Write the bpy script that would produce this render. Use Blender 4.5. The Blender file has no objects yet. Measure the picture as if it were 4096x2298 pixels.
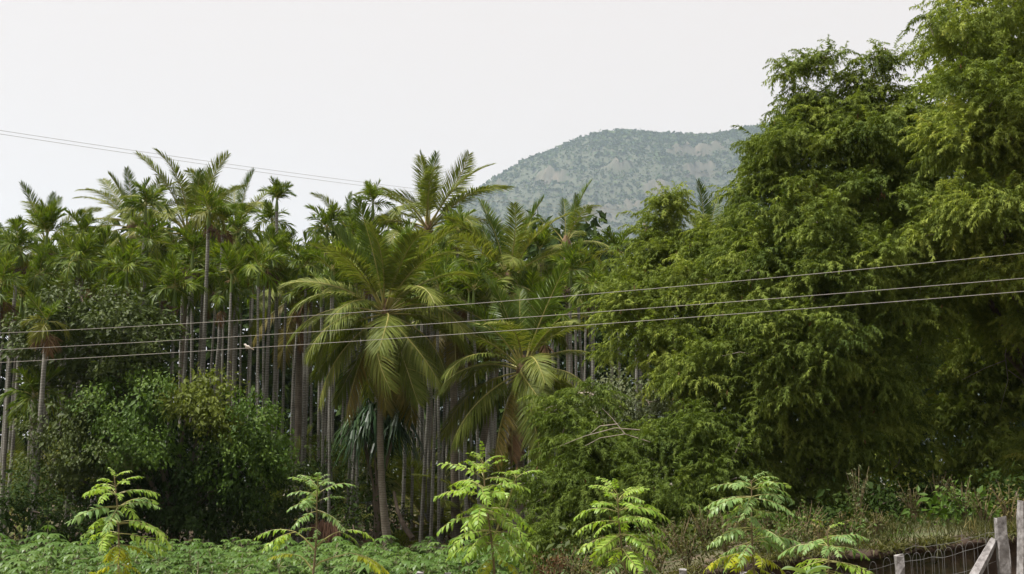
import bpy, math, random
import numpy as np
from mathutils import Vector, Matrix

R = math.radians
rng = np.random.default_rng(7)
random.seed(7)
scene = bpy.context.scene
COL = scene.collection

# ------------------------------------------------------------------ camera
W, H, F, HOR, CAMZ = 1024, 574, 1236.0, 480.0, 2.6
PITCH = math.atan((HOR - H / 2) / F)
cam_data = bpy.data.cameras.new('camera')
cam_data.sensor_width = 36.0
cam_data.lens = 36.0 * F / W
cam_data.clip_start = 0.1
cam_data.clip_end = 8000
cam = bpy.data.objects.new('camera', cam_data)
cam.location = (0, 0, CAMZ)
cam.rotation_euler = (math.pi / 2 + PITCH, 0, 0)
COL.objects.link(cam)
scene.camera = cam

# ------------------------------------------------------------------ sky and sun (bright overcast, hazy sun high at the left)
SUN_EL, SUN_AZ = R(66), R(-104)          # azimuth of the sun measured from +Y towards +X
world = bpy.data.worlds.new('World')
scene.world = world
world.use_nodes = True
wn = world.node_tree
wn.nodes.clear()
sky = wn.nodes.new('ShaderNodeTexSky')
sky.sky_type = 'NISHITA'
sky.sun_disc = False
sky.sun_elevation = SUN_EL
sky.sun_rotation = SUN_AZ
sky.dust_density = 6.0
sky.air_density = 1.0
hsv = wn.nodes.new('ShaderNodeHueSaturation')
hsv.inputs['Saturation'].default_value = 0.12
cloud = wn.nodes.new('ShaderNodeMixRGB')
cloud.inputs['Fac'].default_value = 0.93
cloud.inputs['Color2'].default_value = (4.88, 4.43, 4.22, 1)      # even cloud layer
bg = wn.nodes.new('ShaderNodeBackground')
bg.inputs['Strength'].default_value = 0.1
wo = wn.nodes.new('ShaderNodeOutputWorld')
wn.links.new(sky.outputs['Color'], hsv.inputs['Color'])
wn.links.new(hsv.outputs['Color'], cloud.inputs['Color1'])
wn.links.new(cloud.outputs['Color'], bg.inputs['Color'])
wn.links.new(bg.outputs['Background'], wo.inputs['Surface'])

sun_data = bpy.data.lights.new('sun', 'SUN')
sun_data.energy = 5.0
sun_data.angle = R(10)
sun_data.color = (1.0, 0.965, 0.90)
sun = bpy.data.objects.new('sun', sun_data)
sd = Vector((math.sin(SUN_AZ) * math.cos(SUN_EL), math.cos(SUN_AZ) * math.cos(SUN_EL), math.sin(SUN_EL)))
sun.rotation_euler = sd.to_track_quat('Z', 'Y').to_euler()
sun.location = (-20, -10, 60)
COL.objects.link(sun)

scene.view_settings.view_transform = 'Standard'
scene.view_settings.look = 'None'
scene.view_settings.gamma = 1.0
scene.view_settings.use_curve_mapping = False
scene.view_settings.exposure = 0.85
scene.render.engine = 'CYCLES'
scene.cycles.max_bounces = 6
scene.cycles.diffuse_bounces = 3
scene.cycles.glossy_bounces = 2
scene.cycles.transmission_bounces = 4
scene.cycles.volume_bounces = 2
scene.cycles.transparent_max_bounces = 4
scene.cycles.use_denoising = True
scene.cycles.use_fast_gi = False

# ------------------------------------------------------------------ helpers
def at(px, py, Y):
    """A point of the place seen at photo pixel (px, py) that stands Y metres ahead."""
    xc, yc = (px - W / 2) / F, (H / 2 - py) / F
    dy = math.cos(PITCH) - math.sin(PITCH) * yc
    dz = math.sin(PITCH) + math.cos(PITCH) * yc
    s = Y / dy
    return np.array([xc * s, Y, CAMZ + dz * s])

def sm(t):
    t = np.clip(t, 0, 1)
    return t * t * (3 - 2 * t)

def ground_z(x, y):
    x = np.asarray(x, float); y = np.asarray(y, float)
    h = np.interp(x, [-1.5, 0.5, 2.5, 5.5, 9, 30], [0, 0.25, 0.98, 1.45, 1.72, 2.0])
    up = sm((y - 20.3) / 0.9)
    fall = 1 - 0.55 * sm((y - 30) / 18)
    far = 0.02 * np.clip(y - 46, 0, 60)
    lump = 0.05 * np.sin(x * 1.3 + 0.6 * y) * np.sin(y * 0.9 - 0.4 * x)
    near = sm((200 - np.hypot(x, y)) / 100)
    return (h * up * fall + far + lump) * near

def gz(x, y):
    return float(ground_z(x, y))

class MB:
    """Collects faces, links them as one mesh."""
    def __init__(s):
        s.v, s.f, s.n = [], [], 0
    def add(s, V, Fc, mat=0, var=0.5):
        V = np.asarray(V, float).reshape(-1, 3); Fc = np.asarray(Fc, int)
        k = len(Fc)
        s.v.append(V)
        s.f.append((Fc + s.n, np.full(k, mat) if np.isscalar(mat) else np.asarray(mat), np.full(k, float(var)) if np.isscalar(var) else np.asarray(var, float)))
        s.n += len(V)
    def tube(s, P, rad, n=6, mat=0, var=0.5, cap=True):
        P = np.asarray(P, float); m = len(P)
        rad = np.full(m, rad) if np.isscalar(rad) else np.asarray(rad, float)
        T = np.gradient(P, axis=0); T /= np.linalg.norm(T, axis=1)[:, None] + 1e-12
        ref = np.array([0.31, 0.95, 0.05]) if abs(T[0][2]) > 0.6 else np.array([0, 0, 1.0])
        A = np.cross(T, ref); A /= np.linalg.norm(A, axis=1)[:, None] + 1e-12
        B = np.cross(T, A)
        a = np.arange(n) * 2 * math.pi / n
        V = P[:, None] + rad[:, None, None] * (np.cos(a)[None, :, None] * A[:, None] + np.sin(a)[None, :, None] * B[:, None])
        i, j = np.meshgrid(np.arange(m - 1), np.arange(n), indexing='ij')
        i, j = i.ravel(), j.ravel(); j2 = (j + 1) % n
        Q = np.stack([i * n + j, (i + 1) * n + j, (i + 1) * n + j2, i * n + j2], 1)
        s.add(V.reshape(-1, 3), Q, mat, var)
        if cap:
            k = np.arange(1, n - 1)
            o = (m - 1) * n
            s.add(V[-1], np.stack([0 * k, k, k + 1], 1), mat, var)
            s.add(V[0], np.stack([0 * k, k + 1, k], 1), mat, var)
    def box(s, lo, hi, mat=0, var=0.5):
        x0, y0, z0 = lo; x1, y1, z1 = hi
        V = [(x0,y0,z0),(x1,y0,z0),(x1,y1,z0),(x0,y1,z0),(x0,y0,z1),(x1,y0,z1),(x1,y1,z1),(x0,y1,z1)]
        s.add(V, [(0,3,2,1),(4,5,6,7),(0,1,5,4),(1,2,6,5),(2,3,7,6),(3,0,4,7)], mat, var)
    def mesh(s, name, mats, smooth=False):
        me = bpy.data.meshes.new(name)
        if s.n:
            V = np.concatenate(s.v)
            me.vertices.add(len(V)); me.vertices.foreach_set('co', V.astype(np.float32).ravel())
            tot = np.concatenate([np.full(len(f), f.shape[1]) for f, _, _ in s.f])
            li = np.concatenate([f.ravel() for f, _, _ in s.f]).astype(np.int32)
            me.loops.add(len(li)); me.loops.foreach_set('vertex_index', li)
            me.polygons.add(len(tot))
            st = np.concatenate([[0], np.cumsum(tot)[:-1]]).astype(np.int32)
            me.polygons.foreach_set('loop_start', st)
            me.polygons.foreach_set('material_index', np.concatenate([m for _, m, _ in s.f]).astype(np.int32))
            me.polygons.foreach_set('use_smooth', np.full(len(tot), smooth))
            a = me.attributes.new('var', 'FLOAT', 'FACE')
            a.data.foreach_set('value', np.concatenate([v for _, _, v in s.f]).astype(np.float32))
            me.update(calc_edges=True)
        for m in mats:
            me.materials.append(m)
        return me
    def build(s, name, mats, parent=None, smooth=False, loc=None):
        return link(name, s.mesh(name, mats if isinstance(mats, (list, tuple)) else [mats], smooth), parent, loc)

def link(name, me, parent=None, loc=None, rot=None, scale=None):
    o = bpy.data.objects.new(name, me)
    COL.objects.link(o)
    if parent is not None: o.parent = parent
    if loc is not None: o.location = loc
    if rot is not None: o.rotation_euler = rot
    if scale is not None: o.scale = (scale,) * 3 if np.isscalar(scale) else scale
    return o

def thing(name, label, cat, loc=(0, 0, 0), group=None):
    o = bpy.data.objects.new(name, None)
    o.empty_display_size = 0.2
    o.location = loc
    COL.objects.link(o)
    return tag(o, label, cat, group)

def tag(o, label, cat=None, group=None, kind=None):
    if label: o['label'] = label
    if cat: o['category'] = cat
    if group: o['group'] = group
    if kind: o['kind'] = kind
    return o

def stuff(o):
    o['kind'] = 'stuff'
    return o

def unit(a):
    return a / (np.linalg.norm(a, axis=-1, keepdims=True) + 1e-12)

# ------------------------------------------------------------------ materials
def nodes_of(name):
    m = bpy.data.materials.new(name)
    m.use_nodes = True
    nt = m.node_tree
    nt.nodes.clear()
    out = nt.nodes.new('ShaderNodeOutputMaterial')
    return m, nt, out

def N(nt, t, **kw):
    n = nt.nodes.new(t)
    for k, v in kw.items():
        if hasattr(n, k): setattr(n, k, v)
        else: n.inputs[k].default_value = v
    return n

def ramp(nt, stops):
    r = nt.nodes.new('ShaderNodeValToRGB')
    el = r.color_ramp.elements
    while len(el) < len(stops): el.new(0.5)
    for e, (p, c) in zip(el, stops):
        e.position = p
        e.color = (*c, 1)
    return r

LEAF = 0.74
def leaf_mat(name, stops, trans=0.3, rough=0.5, spec=0.16, tcol=(1.2, 1.25, 0.5), noise=0.0, nscale=0.6):
    m, nt, out = nodes_of(name)
    at_ = N(nt, 'ShaderNodeAttribute', attribute_name='var')
    oi = N(nt, 'ShaderNodeObjectInfo')
    mx = N(nt, 'ShaderNodeMath', operation='MULTIPLY_ADD')
    mx.inputs[1].default_value = 0.72
    nt.links.new(at_.outputs['Fac'], mx.inputs[0])
    sc = N(nt, 'ShaderNodeMath', operation='MULTIPLY')
    sc.inputs[1].default_value = 0.28
    nt.links.new(oi.outputs['Random'], sc.inputs[0])
    nt.links.new(sc.outputs[0], mx.inputs[2])
    fac = mx.outputs[0]
    if noise:
        tc = N(nt, 'ShaderNodeNewGeometry')
        nz = N(nt, 'ShaderNodeTexNoise', Scale=nscale, Detail=2.0)
        nt.links.new(tc.outputs['Position'], nz.inputs['Vector'])
        s2 = N(nt, 'ShaderNodeMath', operation='MULTIPLY_ADD')
        s2.inputs[1].default_value = noise
        s2.inputs[2].default_value = -noise * 0.5
        nt.links.new(nz.outputs['Fac'], s2.inputs[0])
        ad = N(nt, 'ShaderNodeMath', operation='ADD')
        nt.links.new(fac, ad.inputs[0]); nt.links.new(s2.outputs[0], ad.inputs[1])
        fac = ad.outputs[0]
    r = ramp(nt, [(p_, tuple(q_ * LEAF for q_ in c_)) for p_, c_ in stops])
    nt.links.new(fac, r.inputs['Fac'])
    p = N(nt, 'ShaderNodeBsdfPrincipled', Roughness=rough)
    p.inputs['Specular IOR Level'].default_value = spec
    nt.links.new(r.outputs['Color'], p.inputs['Base Color'])
    tr = N(nt, 'ShaderNodeBsdfTranslucent')
    tm = N(nt, 'ShaderNodeMixRGB', blend_type='MULTIPLY')
    tm.inputs['Fac'].default_value = 1.0
    tm.inputs['Color2'].default_value = (*tcol, 1)
    nt.links.new(r.outputs['Color'], tm.inputs['Color1'])
    nt.links.new(tm.outputs['Color'], tr.inputs['Color'])
    mix = N(nt, 'ShaderNodeMixShader')
    mix.inputs['Fac'].default_value = trans
    nt.links.new(p.outputs[0], mix.inputs[1]); nt.links.new(tr.outputs[0], mix.inputs[2])
    nt.links.new(mix.outputs[0], out.inputs['Surface'])
    return m

def rough_mat(name, stops, scale=4.0, rough=0.85, bump=0.3, detail=6.0, stretch=(1, 1, 1), coord='Object', dist=0.05, rings=None, spec=0.25):
    m, nt, out = nodes_of(name)
    tc = N(nt, 'ShaderNodeTexCoord')
    mp = N(nt, 'ShaderNodeMapping')
    mp.inputs['Scale'].default_value = stretch
    nt.links.new(tc.outputs[coord], mp.inputs['Vector'])
    nz = N(nt, 'ShaderNodeTexNoise', Scale=scale, Detail=detail, Roughness=0.62)
    nt.links.new(mp.outputs[0], nz.inputs['Vector'])
    r = ramp(nt, stops)
    nt.links.new(nz.outputs['Fac'], r.inputs['Fac'])
    p = N(nt, 'ShaderNodeBsdfPrincipled', Roughness=rough)
    p.inputs['Specular IOR Level'].default_value = spec
    col = r.outputs['Color']
    hgt = nz.outputs['Fac']
    if rings:
        per, rc, amt = rings
        wv = N(nt, 'ShaderNodeTexWave', wave_type='BANDS', bands_direction='Z', Scale=1.0 / per / 3.1416 * 1.57, Distortion=3.5, Detail=3.0)
        wv.inputs['Detail Scale'].default_value = 2.0
        nt.links.new(tc.outputs['Object'], wv.inputs['Vector'])
        rr = ramp(nt, [(0.0, (0, 0, 0)), (0.8, (0, 0, 0)), (0.95, (1, 1, 1))])
        nt.links.new(wv.outputs['Fac'], rr.inputs['Fac'])
        ml = N(nt, 'ShaderNodeMath', operation='MULTIPLY')
        ml.inputs[1].default_value = amt
        nt.links.new(rr.outputs['Color'], ml.inputs[0])
        mxc = N(nt, 'ShaderNodeMixRGB')
        mxc.inputs['Color2'].default_value = (*rc, 1)
        nt.links.new(ml.outputs[0], mxc.inputs['Fac'])
        nt.links.new(col, mxc.inputs['Color1'])
        col = mxc.outputs['Color']
    nt.links.new(col, p.inputs['Base Color'])
    if bump:
        b = N(nt, 'ShaderNodeBump', Strength=bump, Distance=dist)
        nt.links.new(hgt, b.inputs['Height'])
        nt.links.new(b.outputs[0], p.inputs['Normal'])
    nt.links.new(p.outputs[0], out.inputs['Surface'])
    return m

M = {}
M['tamarind'] = leaf_mat('feathery_leaf', [(0.0, (0.080, 0.122, 0.022)), (0.45, (0.195, 0.255, 0.045)), (0.85, (0.38, 0.44, 0.085)), (1.0, (0.50, 0.47, 0.09))], trans=0.32, rough=0.7, spec=0.12, noise=0.5, nscale=0.5)
M['prosopis'] = leaf_mat('drooping_feathery_leaf', [(0.0, (0.068, 0.108, 0.018)), (0.45, (0.13, 0.185, 0.03)), (0.85, (0.21, 0.27, 0.048)), (1.0, (0.26, 0.26, 0.05))], trans=0.32, rough=0.7, spec=0.12, noise=0.5, nscale=0.5)
M['grey_leaf'] = leaf_mat('grey_green_leaf', [(0.0, (0.09, 0.115, 0.05)), (0.5, (0.15, 0.175, 0.08)), (1.0, (0.23, 0.24, 0.12))], trans=0.25, rough=0.6)
M['broad'] = leaf_mat('broad_leaf', [(0.0, (0.045, 0.068, 0.012)), (0.5, (0.085, 0.115, 0.024)), (0.9, (0.15, 0.175, 0.04)), (0.98, (0.30, 0.19, 0.05))], trans=0.25, rough=0.5, spec=0.16, noise=0.25)
M['creeper'] = leaf_mat('creeper_leaf', [(0.0, (0.04, 0.09, 0.010)), (0.5, (0.085, 0.155, 0.018)), (1.0, (0.15, 0.225, 0.032))], trans=0.28, rough=0.5, spec=0.16, noise=0.4)
M['fine'] = leaf_mat('fine_leaf', [(0.0, (0.09, 0.12, 0.012)), (0.5, (0.15, 0.185, 0.02)), (1.0, (0.22, 0.25, 0.035))], trans=0.3, rough=0.55, noise=0.3)
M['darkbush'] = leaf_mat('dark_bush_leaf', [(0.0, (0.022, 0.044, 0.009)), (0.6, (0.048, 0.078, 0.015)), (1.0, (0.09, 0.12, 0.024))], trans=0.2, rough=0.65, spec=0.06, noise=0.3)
M['coco'] = leaf_mat('coconut_leaflet', [(0.0, (0.085, 0.12, 0.018)), (0.5, (0.17, 0.205, 0.038)), (0.85, (0.28, 0.295, 0.07)), (1.0, (0.36, 0.33, 0.07))], trans=0.3, rough=0.5, spec=0.1)
M['coco_young'] = leaf_mat('young_coconut_leaflet', [(0.0, (0.06, 0.105, 0.016)), (0.6, (0.11, 0.165, 0.026)), (1.0, (0.17, 0.20, 0.04))], trans=0.35, rough=0.38, spec=0.16)
M['coco_old'] = leaf_mat('ageing_coconut_leaflet', [(0.0, (0.10, 0.09, 0.02)), (0.5, (0.17, 0.145, 0.03)), (1.0, (0.30, 0.20, 0.04))], trans=0.3, rough=0.5)
M['dry'] = leaf_mat('dry_leaflet', [(0.0, (0.12, 0.065, 0.03)), (0.6, (0.22, 0.13, 0.065)), (1.0, (0.36, 0.25, 0.14))], trans=0.15, rough=0.8, tcol=(1, 0.9, 0.7))
M['rachis'] = rough_mat('frond_rib', [(0.3, (0.20, 0.19, 0.05)), (0.7, (0.30, 0.26, 0.08))], scale=3, rough=0.5, bump=0)
M['areca'] = leaf_mat('areca_leaflet', [(0.0, (0.05, 0.088, 0.010)), (0.5, (0.115, 0.172, 0.018)), (0.85, (0.24, 0.295, 0.03)), (1.0, (0.38, 0.38, 0.045))], trans=0.32, rough=0.45, spec=0.16)
M['areca_yellow'] = leaf_mat('yellowing_areca_leaflet', [(0.0, (0.10, 0.12, 0.015)), (0.6, (0.19, 0.20, 0.03)), (1.0, (0.32, 0.28, 0.05))], trans=0.35, rough=0.45)
M['areca_trunk'] = rough_mat('areca_bark', [(0.25, (0.06, 0.054, 0.045)), (0.48, (0.135, 0.127, 0.108)), (0.75, (0.26, 0.25, 0.22))], scale=5, stretch=(1, 1, 0.25), bump=0.3, dist=0.01, rings=(0.16, (0.38, 0.37, 0.34), 0.4))
M['coco_trunk'] = rough_mat('coconut_bark', [(0.25, (0.09, 0.072, 0.054)), (0.55, (0.17, 0.145, 0.112)), (0.8, (0.25, 0.22, 0.18))], scale=4, stretch=(1, 1, 0.6), bump=0.5, dist=0.02, rings=(0.13, (0.075, 0.055, 0.042), 0.75))
M['shaft'] = rough_mat('green_crownshaft', [(0.3, (0.07, 0.12, 0.02)), (0.7, (0.14, 0.18, 0.04))], scale=3, rough=0.4, bump=0)
M['fruit_dark'] = rough_mat('areca_fruit', [(0.3, (0.045, 0.028, 0.02)), (0.7, (0.12, 0.07, 0.04))], scale=9, bump=0.3)
M['coconut'] = rough_mat('coconut_husk', [(0.3, (0.17, 0.11, 0.025)), (0.7, (0.33, 0.20, 0.05))], scale=3, rough=0.5, bump=0.1)
M['fibre'] = rough_mat('crown_fibre', [(0.3, (0.09, 0.055, 0.03)), (0.7, (0.20, 0.13, 0.075))], scale=12, bump=0.6)
M['bark'] = rough_mat('tree_bark', [(0.3, (0.06, 0.045, 0.032)), (0.6, (0.13, 0.10, 0.075)), (0.85, (0.22, 0.185, 0.15))], scale=6, stretch=(1, 1, 0.3), bump=0.6)
M['twig'] = rough_mat('pale_twig', [(0.3, (0.19, 0.15, 0.115)), (0.7, (0.36, 0.31, 0.26))], scale=8, bump=0.2)
M['pod'] = leaf_mat('brown_pod', [(0.0, (0.07, 0.035, 0.012)), (1.0, (0.17, 0.085, 0.03))], trans=0.05, rough=0.6)
M['pandan'] = leaf_mat('strap_leaf', [(0.0, (0.02, 0.048, 0.018)), (0.7, (0.045, 0.088, 0.03)), (1.0, (0.09, 0.13, 0.05))], trans=0.2, rough=0.38, spec=0.16)
M['sapling'] = leaf_mat('sapling_leaflet', [(0.0, (0.16, 0.30, 0.045)), (0.5, (0.30, 0.46, 0.07)), (1.0, (0.48, 0.61, 0.12))], trans=0.38, rough=0.38, spec=0.16, tcol=(1.3, 1.25, 0.5))
M['sapling_cool'] = leaf_mat('bluish_sapling_leaflet', [(0.0, (0.13, 0.25, 0.075)), (0.5, (0.24, 0.38, 0.12)), (1.0, (0.40, 0.53, 0.20))], trans=0.33, rough=0.38, spec=0.16, tcol=(1.3, 1.25, 0.5))
M['sapling_yellow'] = leaf_mat('yellow_sapling_leaflet', [(0.0, (0.24, 0.33, 0.03)), (0.6, (0.40, 0.46, 0.035)), (1.0, (0.58, 0.52, 0.04))], trans=0.4, rough=0.45, tcol=(1.2, 1.15, 0.4))
M['sapling_stem'] = rough_mat('sapling_bark', [(0.3, (0.10, 0.075, 0.04)), (0.7, (0.22, 0.17, 0.09))], scale=14, bump=0.2)
M['petiole'] = rough_mat('petiole_skin', [(0.3, (0.20, 0.20, 0.06)), (0.7, (0.30, 0.27, 0.10))], scale=8, rough=0.5, bump=0)
M['cassava'] = leaf_mat('cassava_leaf', [(0.0, (0.052, 0.11, 0.022)), (0.5, (0.105, 0.19, 0.04)), (1.0, (0.24, 0.345, 0.10))], trans=0.28, rough=0.4, spec=0.18)
M['cassava_stem'] = rough_mat('cassava_stalk', [(0.3, (0.20, 0.19, 0.11)), (0.7, (0.34, 0.30, 0.20))], scale=9, bump=0)
M['weed'] = leaf_mat('low_weed', [(0.0, (0.07, 0.125, 0.03)), (0.5, (0.12, 0.20, 0.045)), (1.0, (0.19, 0.26, 0.07))], trans=0.3, rough=0.5, noise=0.4)
M['weed_olive'] = leaf_mat('olive_weed', [(0.0, (0.042, 0.048, 0.014)), (0.5, (0.085, 0.09, 0.026)), (1.0, (0.19, 0.18, 0.06))], trans=0.3, rough=0.55, noise=0.5)
M['dry_grass'] = leaf_mat('dry_grass_blade', [(0.0, (0.09, 0.08, 0.02)), (0.5, (0.17, 0.145, 0.05)), (1.0, (0.30, 0.25, 0.11))], trans=0.25, rough=0.7, noise=0.4)
M['rust_leaf'] = leaf_mat('rusty_leaf', [(0.0, (0.08, 0.035, 0.016)), (0.6, (0.15, 0.07, 0.03)), (1.0, (0.22, 0.12, 0.05))], trans=0.2, rough=0.7)
M['big_leaf'] = leaf_mat('large_pale_leaf', [(0.0, (0.15, 0.24, 0.10)), (1.0, (0.24, 0.33, 0.14))], trans=0.3, rough=0.4)
M['granite'] = rough_mat('rough_granite', [(0.3, (0.08, 0.074, 0.07)), (0.48, (0.20, 0.185, 0.18)), (0.7, (0.34, 0.325, 0.32))], scale=13, bump=0.6, dist=0.02, detail=9)
M['wire'] = rough_mat('weathered_wire', [(0.3, (0.20, 0.18, 0.155)), (0.7, (0.28, 0.26, 0.23))], scale=5, rough=0.5, bump=0)
M['steel'] = rough_mat('galvanised_wire', [(0.3, (0.09, 0.085, 0.08)), (0.7, (0.16, 0.155, 0.15))], scale=5, rough=0.5, bump=0)
M['soil'] = rough_mat('bank_soil', [(0.25, (0.02, 0.013, 0.009)), (0.55, (0.045, 0.028, 0.018)), (0.85, (0.085, 0.055, 0.036))], scale=5, bump=0.8, dist=0.06)
M['scrap'] = rough_mat('white_scrap', [(0.3, (0.6, 0.6, 0.6)), (0.7, (0.8, 0.8, 0.8))], scale=9, bump=0.2)
M['bird_back'] = rough_mat('bird_feather', [(0.3, (0.20, 0.16, 0.12)), (0.7, (0.34, 0.28, 0.22))], scale=60, bump=0)
M['bird_belly'] = rough_mat('bird_breast', [(0.3, (0.42, 0.38, 0.32)), (0.7, (0.55, 0.50, 0.44))], scale=60, bump=0)
M['thatch'] = leaf_mat('brown_dry_frond', [(0.0, (0.05, 0.026, 0.016)), (1.0, (0.14, 0.075, 0.045))], trans=0.05, rough=0.9)
M['hill_scrub'] = leaf_mat('hill_scrub', [(0.0, (0.034, 0.068, 0.018)), (0.5, (0.062, 0.10, 0.028)), (0.85, (0.10, 0.13, 0.04)), (1.0, (0.18, 0.15, 0.07))], trans=0.1, rough=0.8, noise=0.5, nscale=0.004)

def ground_material():
    m, nt, out = nodes_of('ground_soil')
    g = N(nt, 'ShaderNodeNewGeometry')
    n1 = N(nt, 'ShaderNodeTexNoise', Scale=0.9, Detail=8.0, Roughness=0.65)
    n2 = N(nt, 'ShaderNodeTexNoise', Scale=9.0, Detail=6.0)
    nt.links.new(g.outputs['Position'], n1.inputs['Vector']); nt.links.new(g.outputs['Position'], n2.inputs['Vector'])
    soil = ramp(nt, [(0.3, (0.045, 0.029, 0.018)), (0.55, (0.09, 0.06, 0.037)), (0.8, (0.15, 0.105, 0.068))])
    nt.links.new(n2.outputs['Fac'], soil.inputs['Fac'])
    grs = ramp(nt, [(0.3, (0.04, 0.055, 0.016)), (0.7, (0.09, 0.09, 0.033))])
    nt.links.new(n2.outputs['Fac'], grs.inputs['Fac'])
    msk = ramp(nt, [(0.42, (0, 0, 0)), (0.6, (1, 1, 1))])
    nt.links.new(n1.outputs['Fac'], msk.inputs['Fac'])
    mx = N(nt, 'ShaderNodeMixRGB')
    nt.links.new(msk.outputs['Color'], mx.inputs['Fac'])
    nt.links.new(soil.outputs['Color'], mx.inputs['Color1']); nt.links.new(grs.outputs['Color'], mx.inputs['Color2'])
    p = N(nt, 'ShaderNodeBsdfPrincipled', Roughness=0.95)
    b = N(nt, 'ShaderNodeBump', Strength=0.6, Distance=0.05)
    nt.links.new(n2.outputs['Fac'], b.inputs['Height']); nt.links.new(b.outputs[0], p.inputs['Normal'])
    nt.links.new(mx.outputs['Color'], p.inputs['Base Color'])
    nt.links.new(p.outputs[0], out.inputs['Surface'])
    return m

def hill_material():
    m, nt, out = nodes_of('hill_rock')
    g = N(nt, 'ShaderNodeNewGeometry')
    mp = N(nt, 'ShaderNodeMapping')
    mp.inputs['Scale'].default_value = (1.6, 1, 0.3)
    nt.links.new(g.outputs['Position'], mp.inputs['Vector'])
    n1 = N(nt, 'ShaderNodeTexNoise', Scale=0.035, Detail=10.0, Roughness=0.75)
    nt.links.new(mp.outputs[0], n1.inputs['Vector'])
    n2 = N(nt, 'ShaderNodeTexNoise', Scale=0.012, Detail=4.0)
    nt.links.new(g.outputs['Position'], n2.inputs['Vector'])
    rock = ramp(nt, [(0.36, (0.035, 0.026, 0.022)), (0.47, (0.085, 0.062, 0.048)), (0.6, (0.15, 0.105, 0.08)), (0.75, (0.22, 0.16, 0.125))])
    nt.links.new(n1.outputs['Fac'], rock.inputs['Fac'])
    soil = ramp(nt, [(0.3, (0.03, 0.042, 0.018)), (0.55, (0.055, 0.06, 0.03)), (0.8, (0.10, 0.085, 0.05))])
    nt.links.new(n1.outputs['Fac'], soil.inputs['Fac'])
    a = N(nt, 'ShaderNodeAttribute', attribute_name='rock')
    mx = N(nt, 'ShaderNodeMixRGB')
    nt.links.new(a.outputs['Fac'], mx.inputs['Fac'])
    nt.links.new(soil.outputs['Color'], mx.inputs['Color1']); nt.links.new(rock.outputs['Color'], mx.inputs['Color2'])
    p = N(nt, 'ShaderNodeBsdfPrincipled', Roughness=0.95)
    b = N(nt, 'ShaderNodeBump', Strength=0.8, Distance=6.0)
    nt.links.new(n1.outputs['Fac'], b.inputs['Height']); nt.links.new(b.outputs[0], p.inputs['Normal'])
    nt.links.new(mx.outputs['Color'], p.inputs['Base Color'])
    nt.links.new(p.outputs[0], out.inputs['Surface'])
    return m

# ------------------------------------------------------------------ ground sheet
gx = np.unique(np.concatenate([np.linspace(-60, 60, 161), np.sign(np.linspace(-1, 1, 61)) * (60 + 6000 * np.abs(np.linspace(-1, 1, 61)) ** 2)]))
gy = np.unique(np.concatenate([np.linspace(-20, 18, 20), np.linspace(18, 24, 41), np.linspace(24, 110, 100), 110 + 6100 * np.linspace(0, 1, 25) ** 2, -20 - 900 * np.linspace(0, 1, 8) ** 2]))
GX, GY = np.meshgrid(gx, gy, indexing='ij')
V = np.stack([GX, GY, ground_z(GX, GY)], -1).reshape(-1, 3)
nx, ny = len(gx), len(gy)
i, j = np.meshgrid(np.arange(nx - 1), np.arange(ny - 1), indexing='ij')
i, j = i.ravel(), j.ravel()
mb = MB()
mb.add(V, np.stack([i * ny + j, (i + 1) * ny + j, (i + 1) * ny + j + 1, i * ny + j + 1], 1))
ground = mb.build('ground', ground_material(), smooth=True)
tag(ground, 'brown soil and grass ground', kind='structure')

# ------------------------------------------------------------------ hill
def fbm(x, y, s, octs=5, seed=0):
    r = np.random.default_rng(seed)
    o = np.zeros_like(x, float); a = 1.0
    for k in range(octs):
        for q in range(3):
            th = r.uniform(0, 6.28); ph = r.uniform(0, 6.28)
            o += a / 3 * np.sin((x * math.cos(th) + y * math.sin(th)) / s * 6.28 + ph + 1.3 * np.sin((x * math.sin(th) - y * math.cos(th)) / s * 4 + ph * 2))
        s *= 0.48; a *= 0.52
    return o

sil = [(-400, 478), (60, 470), (250, 390), (360, 292), (405, 240), (455, 207), (480, 190), (495, 179), (515, 166), (537, 153), (560, 144), (590, 134), (620, 130), (660, 130), (700, 129), (745, 126), (800, 126), (900, 134), (1100, 150), (1300, 190), (1700, 380), (1900, 470)]
RY = 1300.0
RX = np.array([at(a, b, RY)[0] for a, b in sil]); RZ = np.array([max(0, at(a, b, RY)[2]) for a, b in sil])
cliffs = [(598, 215, 26, 20), (575, 225, 30, 16), (552, 178, 22, 8), (655, 190, 16, 12), (620, 165, 14, 7), (700, 170, 20, 9), (528, 222, 14, 18), (688, 150, 30, 7), (735, 195, 18, 9), (500, 188, 10, 8), (720, 145, 20, 5), (632, 205, 14, 8)]
def hill_raw(x, y):
    top = np.interp(x, RX, RZ)
    u = (y - RY) / 430.0
    front = sm(1 + u) ** 0.8
    back = sm(1 - u * 0.8)
    prof = np.where(u < 0, front, back)
    z = top * prof
    n = fbm(x, y, 190, 5, 3)
    return z - 7 * sm(z / 200) + n * 4.5 * sm(z / 60)
hx = np.linspace(-640, 1250, 330); hy = np.linspace(860, 1700, 240)
HX, HY = np.meshgrid(hx, hy, indexing='ij')
HZ = hill_raw(HX, HY)
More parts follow.
